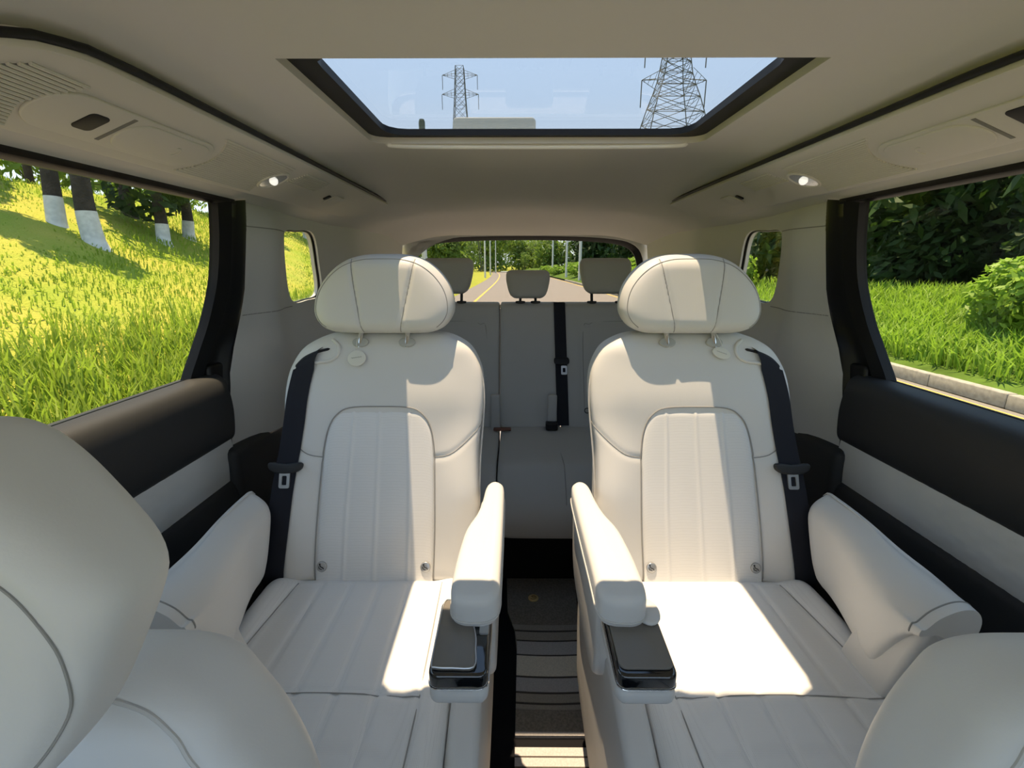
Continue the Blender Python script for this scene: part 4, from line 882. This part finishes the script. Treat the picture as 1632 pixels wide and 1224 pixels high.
for (x, y, r, lb) in [(-3.95, 20.8, 0.13, 'thick grey lamp post close behind on the bank side'), (-4.0, 64, 0.13, 'pale lamp post on the bank side, nearest of three in a row'), (-4.2, 82, 0.14, 'pale lamp post in the middle of three in a row'), (-4.3, 108, 0.15, 'pale lamp post furthest of three in a row'),
                      (5.95, 44, 0.15, 'white lamp post on the border side, nearest behind'), (5.9, 55, 0.14, 'grey lamp post on the border side, second behind'), (5.9, 75, 0.15, 'white lamp post on the border side, furthest behind')]:
    pole(x, y, 4.6 if y < 30 else 8.0, r, lb)
FT = 'trees at the end of the road'
for i, (x, y, h, rd, m, lb) in enumerate([
    (-26, 62, 8, 5, LEAFM, 'pale green tree at the edge of the rear window, bank side'), (-19, 80, 9, 5.5, LEAFM, 'light green tree behind the thick lamp post'), (-14, 95, 9, 5.5, LEAFM, 'light tree between thick post and the three posts'),
    (-8, 135, 11, 7, LEAFM, 'broad tree behind the three lamp posts'), (2.5, 150, 11, 7, LEAFM, 'broad green tree straight at the end of the road'), (12, 140, 11, 7, LEAFM, 'broad tree right of the road end behind the white post'),
    (13, 78, 9, 5, LEAFD, 'dark tree above the border shrubs, further'), (14, 58, 9, 5, LEAFD, 'dark tree above the border shrubs, middle'), (14, 44, 8, 4.2, LEAFD, 'dark tree above the border shrubs, nearer'), (15, 34, 8, 4.0, LEAFD, 'dark tree near the corner of the rear window'), (21, 95, 11, 6, LEAFM, 'lighter tree rising over the dark ones'), (-33, 110, 12, 8, LEAFM, 'far tree at the outer corner of the rear window, bank side'), (-20, 150, 12, 9, LEAFM, 'farthest broad tree on the bank side'), (-45, 90, 12, 8, LEAFM, 'wide tree beyond the bank at the window corner'), (7, 165, 13, 9, LEAFM, 'broad tree closing the view just beside the road end'), (24, 150, 13, 9, LEAFM, 'broad far tree on the border side'), (-7, 175, 13, 9, LEAFM, 'broad tree closing the view behind the posts'), (36, 120, 13, 9, LEAFD, 'dark far tree at the border side corner'), (-15, 118, 10, 7, LEAFM, 'rounded tree beside the three posts'), (26, 70, 10, 6, LEAFD, 'dark tree behind the near border trees')]):
    tree('road_end_tree', x, y, -0.4 if x > -6 else bank(x, y), h, rd, lb, m, 2800, 0.62 if y > 70 else 0.42, 160 + i, 0.22, 0.3, None, FT, nb=18)
tree('sapling', 1.9, 92, -0.35, 4.2, 1.3, 'slim staked sapling at the end of the road', LEAFM, 350, 0.22, 199, 0.06, 2.0)

# ================================================================== PYLONS
def pylon(x, y, label, levels, arms, bar, seed):
    t = thing('power_pylon', (x, y, -1.0), label, 'pylon', 'lattice power pylons')
    legs = []; br = []
    cs = lambda w, z: [(x + sx_ * w / 2, y + sy_ * w / 2, z) for sx_, sy_ in ((-1, -1), (1, -1), (1, 1), (-1, 1))]
    for q in range(4): legs.append(tube([cs(w, z)[q] for z, w in levels], bar * 1.3, 4))
    for (z0, w0), (z1, w1) in zip(levels[:-1], levels[1:]):
        a, b = cs(w0, z0), cs(w1, z1)
        for q in range(4):
            r_ = (q + 1) % 4
            br.append(tube([a[q], b[r_]], bar * 0.8, 4)); br.append(tube([a[r_], b[q]], bar * 0.8, 4)); br.append(tube([b[q], b[r_]], bar * 0.7, 4))
            m0 = tuple((np.array(a[q]) + np.array(a[r_])) / 2); br.append(tube([m0, tuple((np.array(a[q]) + np.array(b[q])) / 2)], bar * 0.5, 4)); br.append(tube([m0, tuple((np.array(a[r_]) + np.array(b[r_])) / 2)], bar * 0.5, 4))
    mesh_obj('legs', *join(legs), PYL, t); mesh_obj('bracing', *join(br), PYL, t)
    for z, w, half, drop_ in arms:
        am = []
        for s_ in (-1, 1):
            tip = (x + s_ * half, y, z + 0.15)
            for yy_ in (-w / 2, w / 2):
                am.append(tube([(x + s_ * w / 2, y + yy_, z - half * 0.10), tip], bar * 0.8, 4)); am.append(tube([(x + s_ * w / 2, y + yy_, z + half * 0.22), tip], bar * 0.8, 4))
            for k in (0.3, 0.6, 0.85):
                xx = x + s_ * (w / 2 + (half - w / 2) * k); zl = z - half * 0.10 * (1 - k); zu = z + half * 0.22 * (1 - k) + 0.15 * k
                am.append(tube([(xx, y - w / 2 * (1 - k), zl), (xx, y + w / 2 * (1 - k), zu)], bar * 0.6, 4)); am.append(tube([(xx, y + w / 2 * (1 - k), zl), (xx, y - w / 2 * (1 - k), zu)], bar * 0.6, 4))
        ob = mesh_obj('crossarm', *join(am), PYL, t)
        for s_ in (-1, 1):
            mesh_obj('insulator', *tube([(x + s_ * half, y, z + 0.1), (x + s_ * half, y, z - drop_ * 0.5), (x + s_ * half, y, z - drop_)], bar * 1.4, 6), PYL, ob)
    return t
pylon(-12.6, 120, 'smaller complete looking lattice pylon seen through the sunroof',
      [(-1, 9), (8, 7.4), (15, 6.1), (21, 5.0), (26, 4.2), (30.5, 3.6), (34.0, 3.1), (36.8, 2.7), (39.2, 2.4), (41.4, 2.2), (43.4, 2.0), (45.0, 1.8)],
      [(39.3, 2.2, 4.2, 3.0), (43.2, 1.9, 4.0, 2.8)], 0.052, 1)
pylon(24.2, 80, 'larger near lattice pylon cut off by the sunroof edge',
      [(-1, 15), (6, 12.8), (12, 11), (17, 9.5), (20.5, 8.5), (23.2, 7.4), (25.4, 6.2), (27.2, 5.0), (28.8, 4.1), (30.4, 3.6), (32, 3.2), (34, 2.9), (36.5, 2.5), (39, 2.1)],
      [(28.4, 4.2, 4.9, 3.6), (33.2, 3.0, 4.6, 3.0), (37.5, 2.2, 4.2, 2.5)], 0.06, 2)
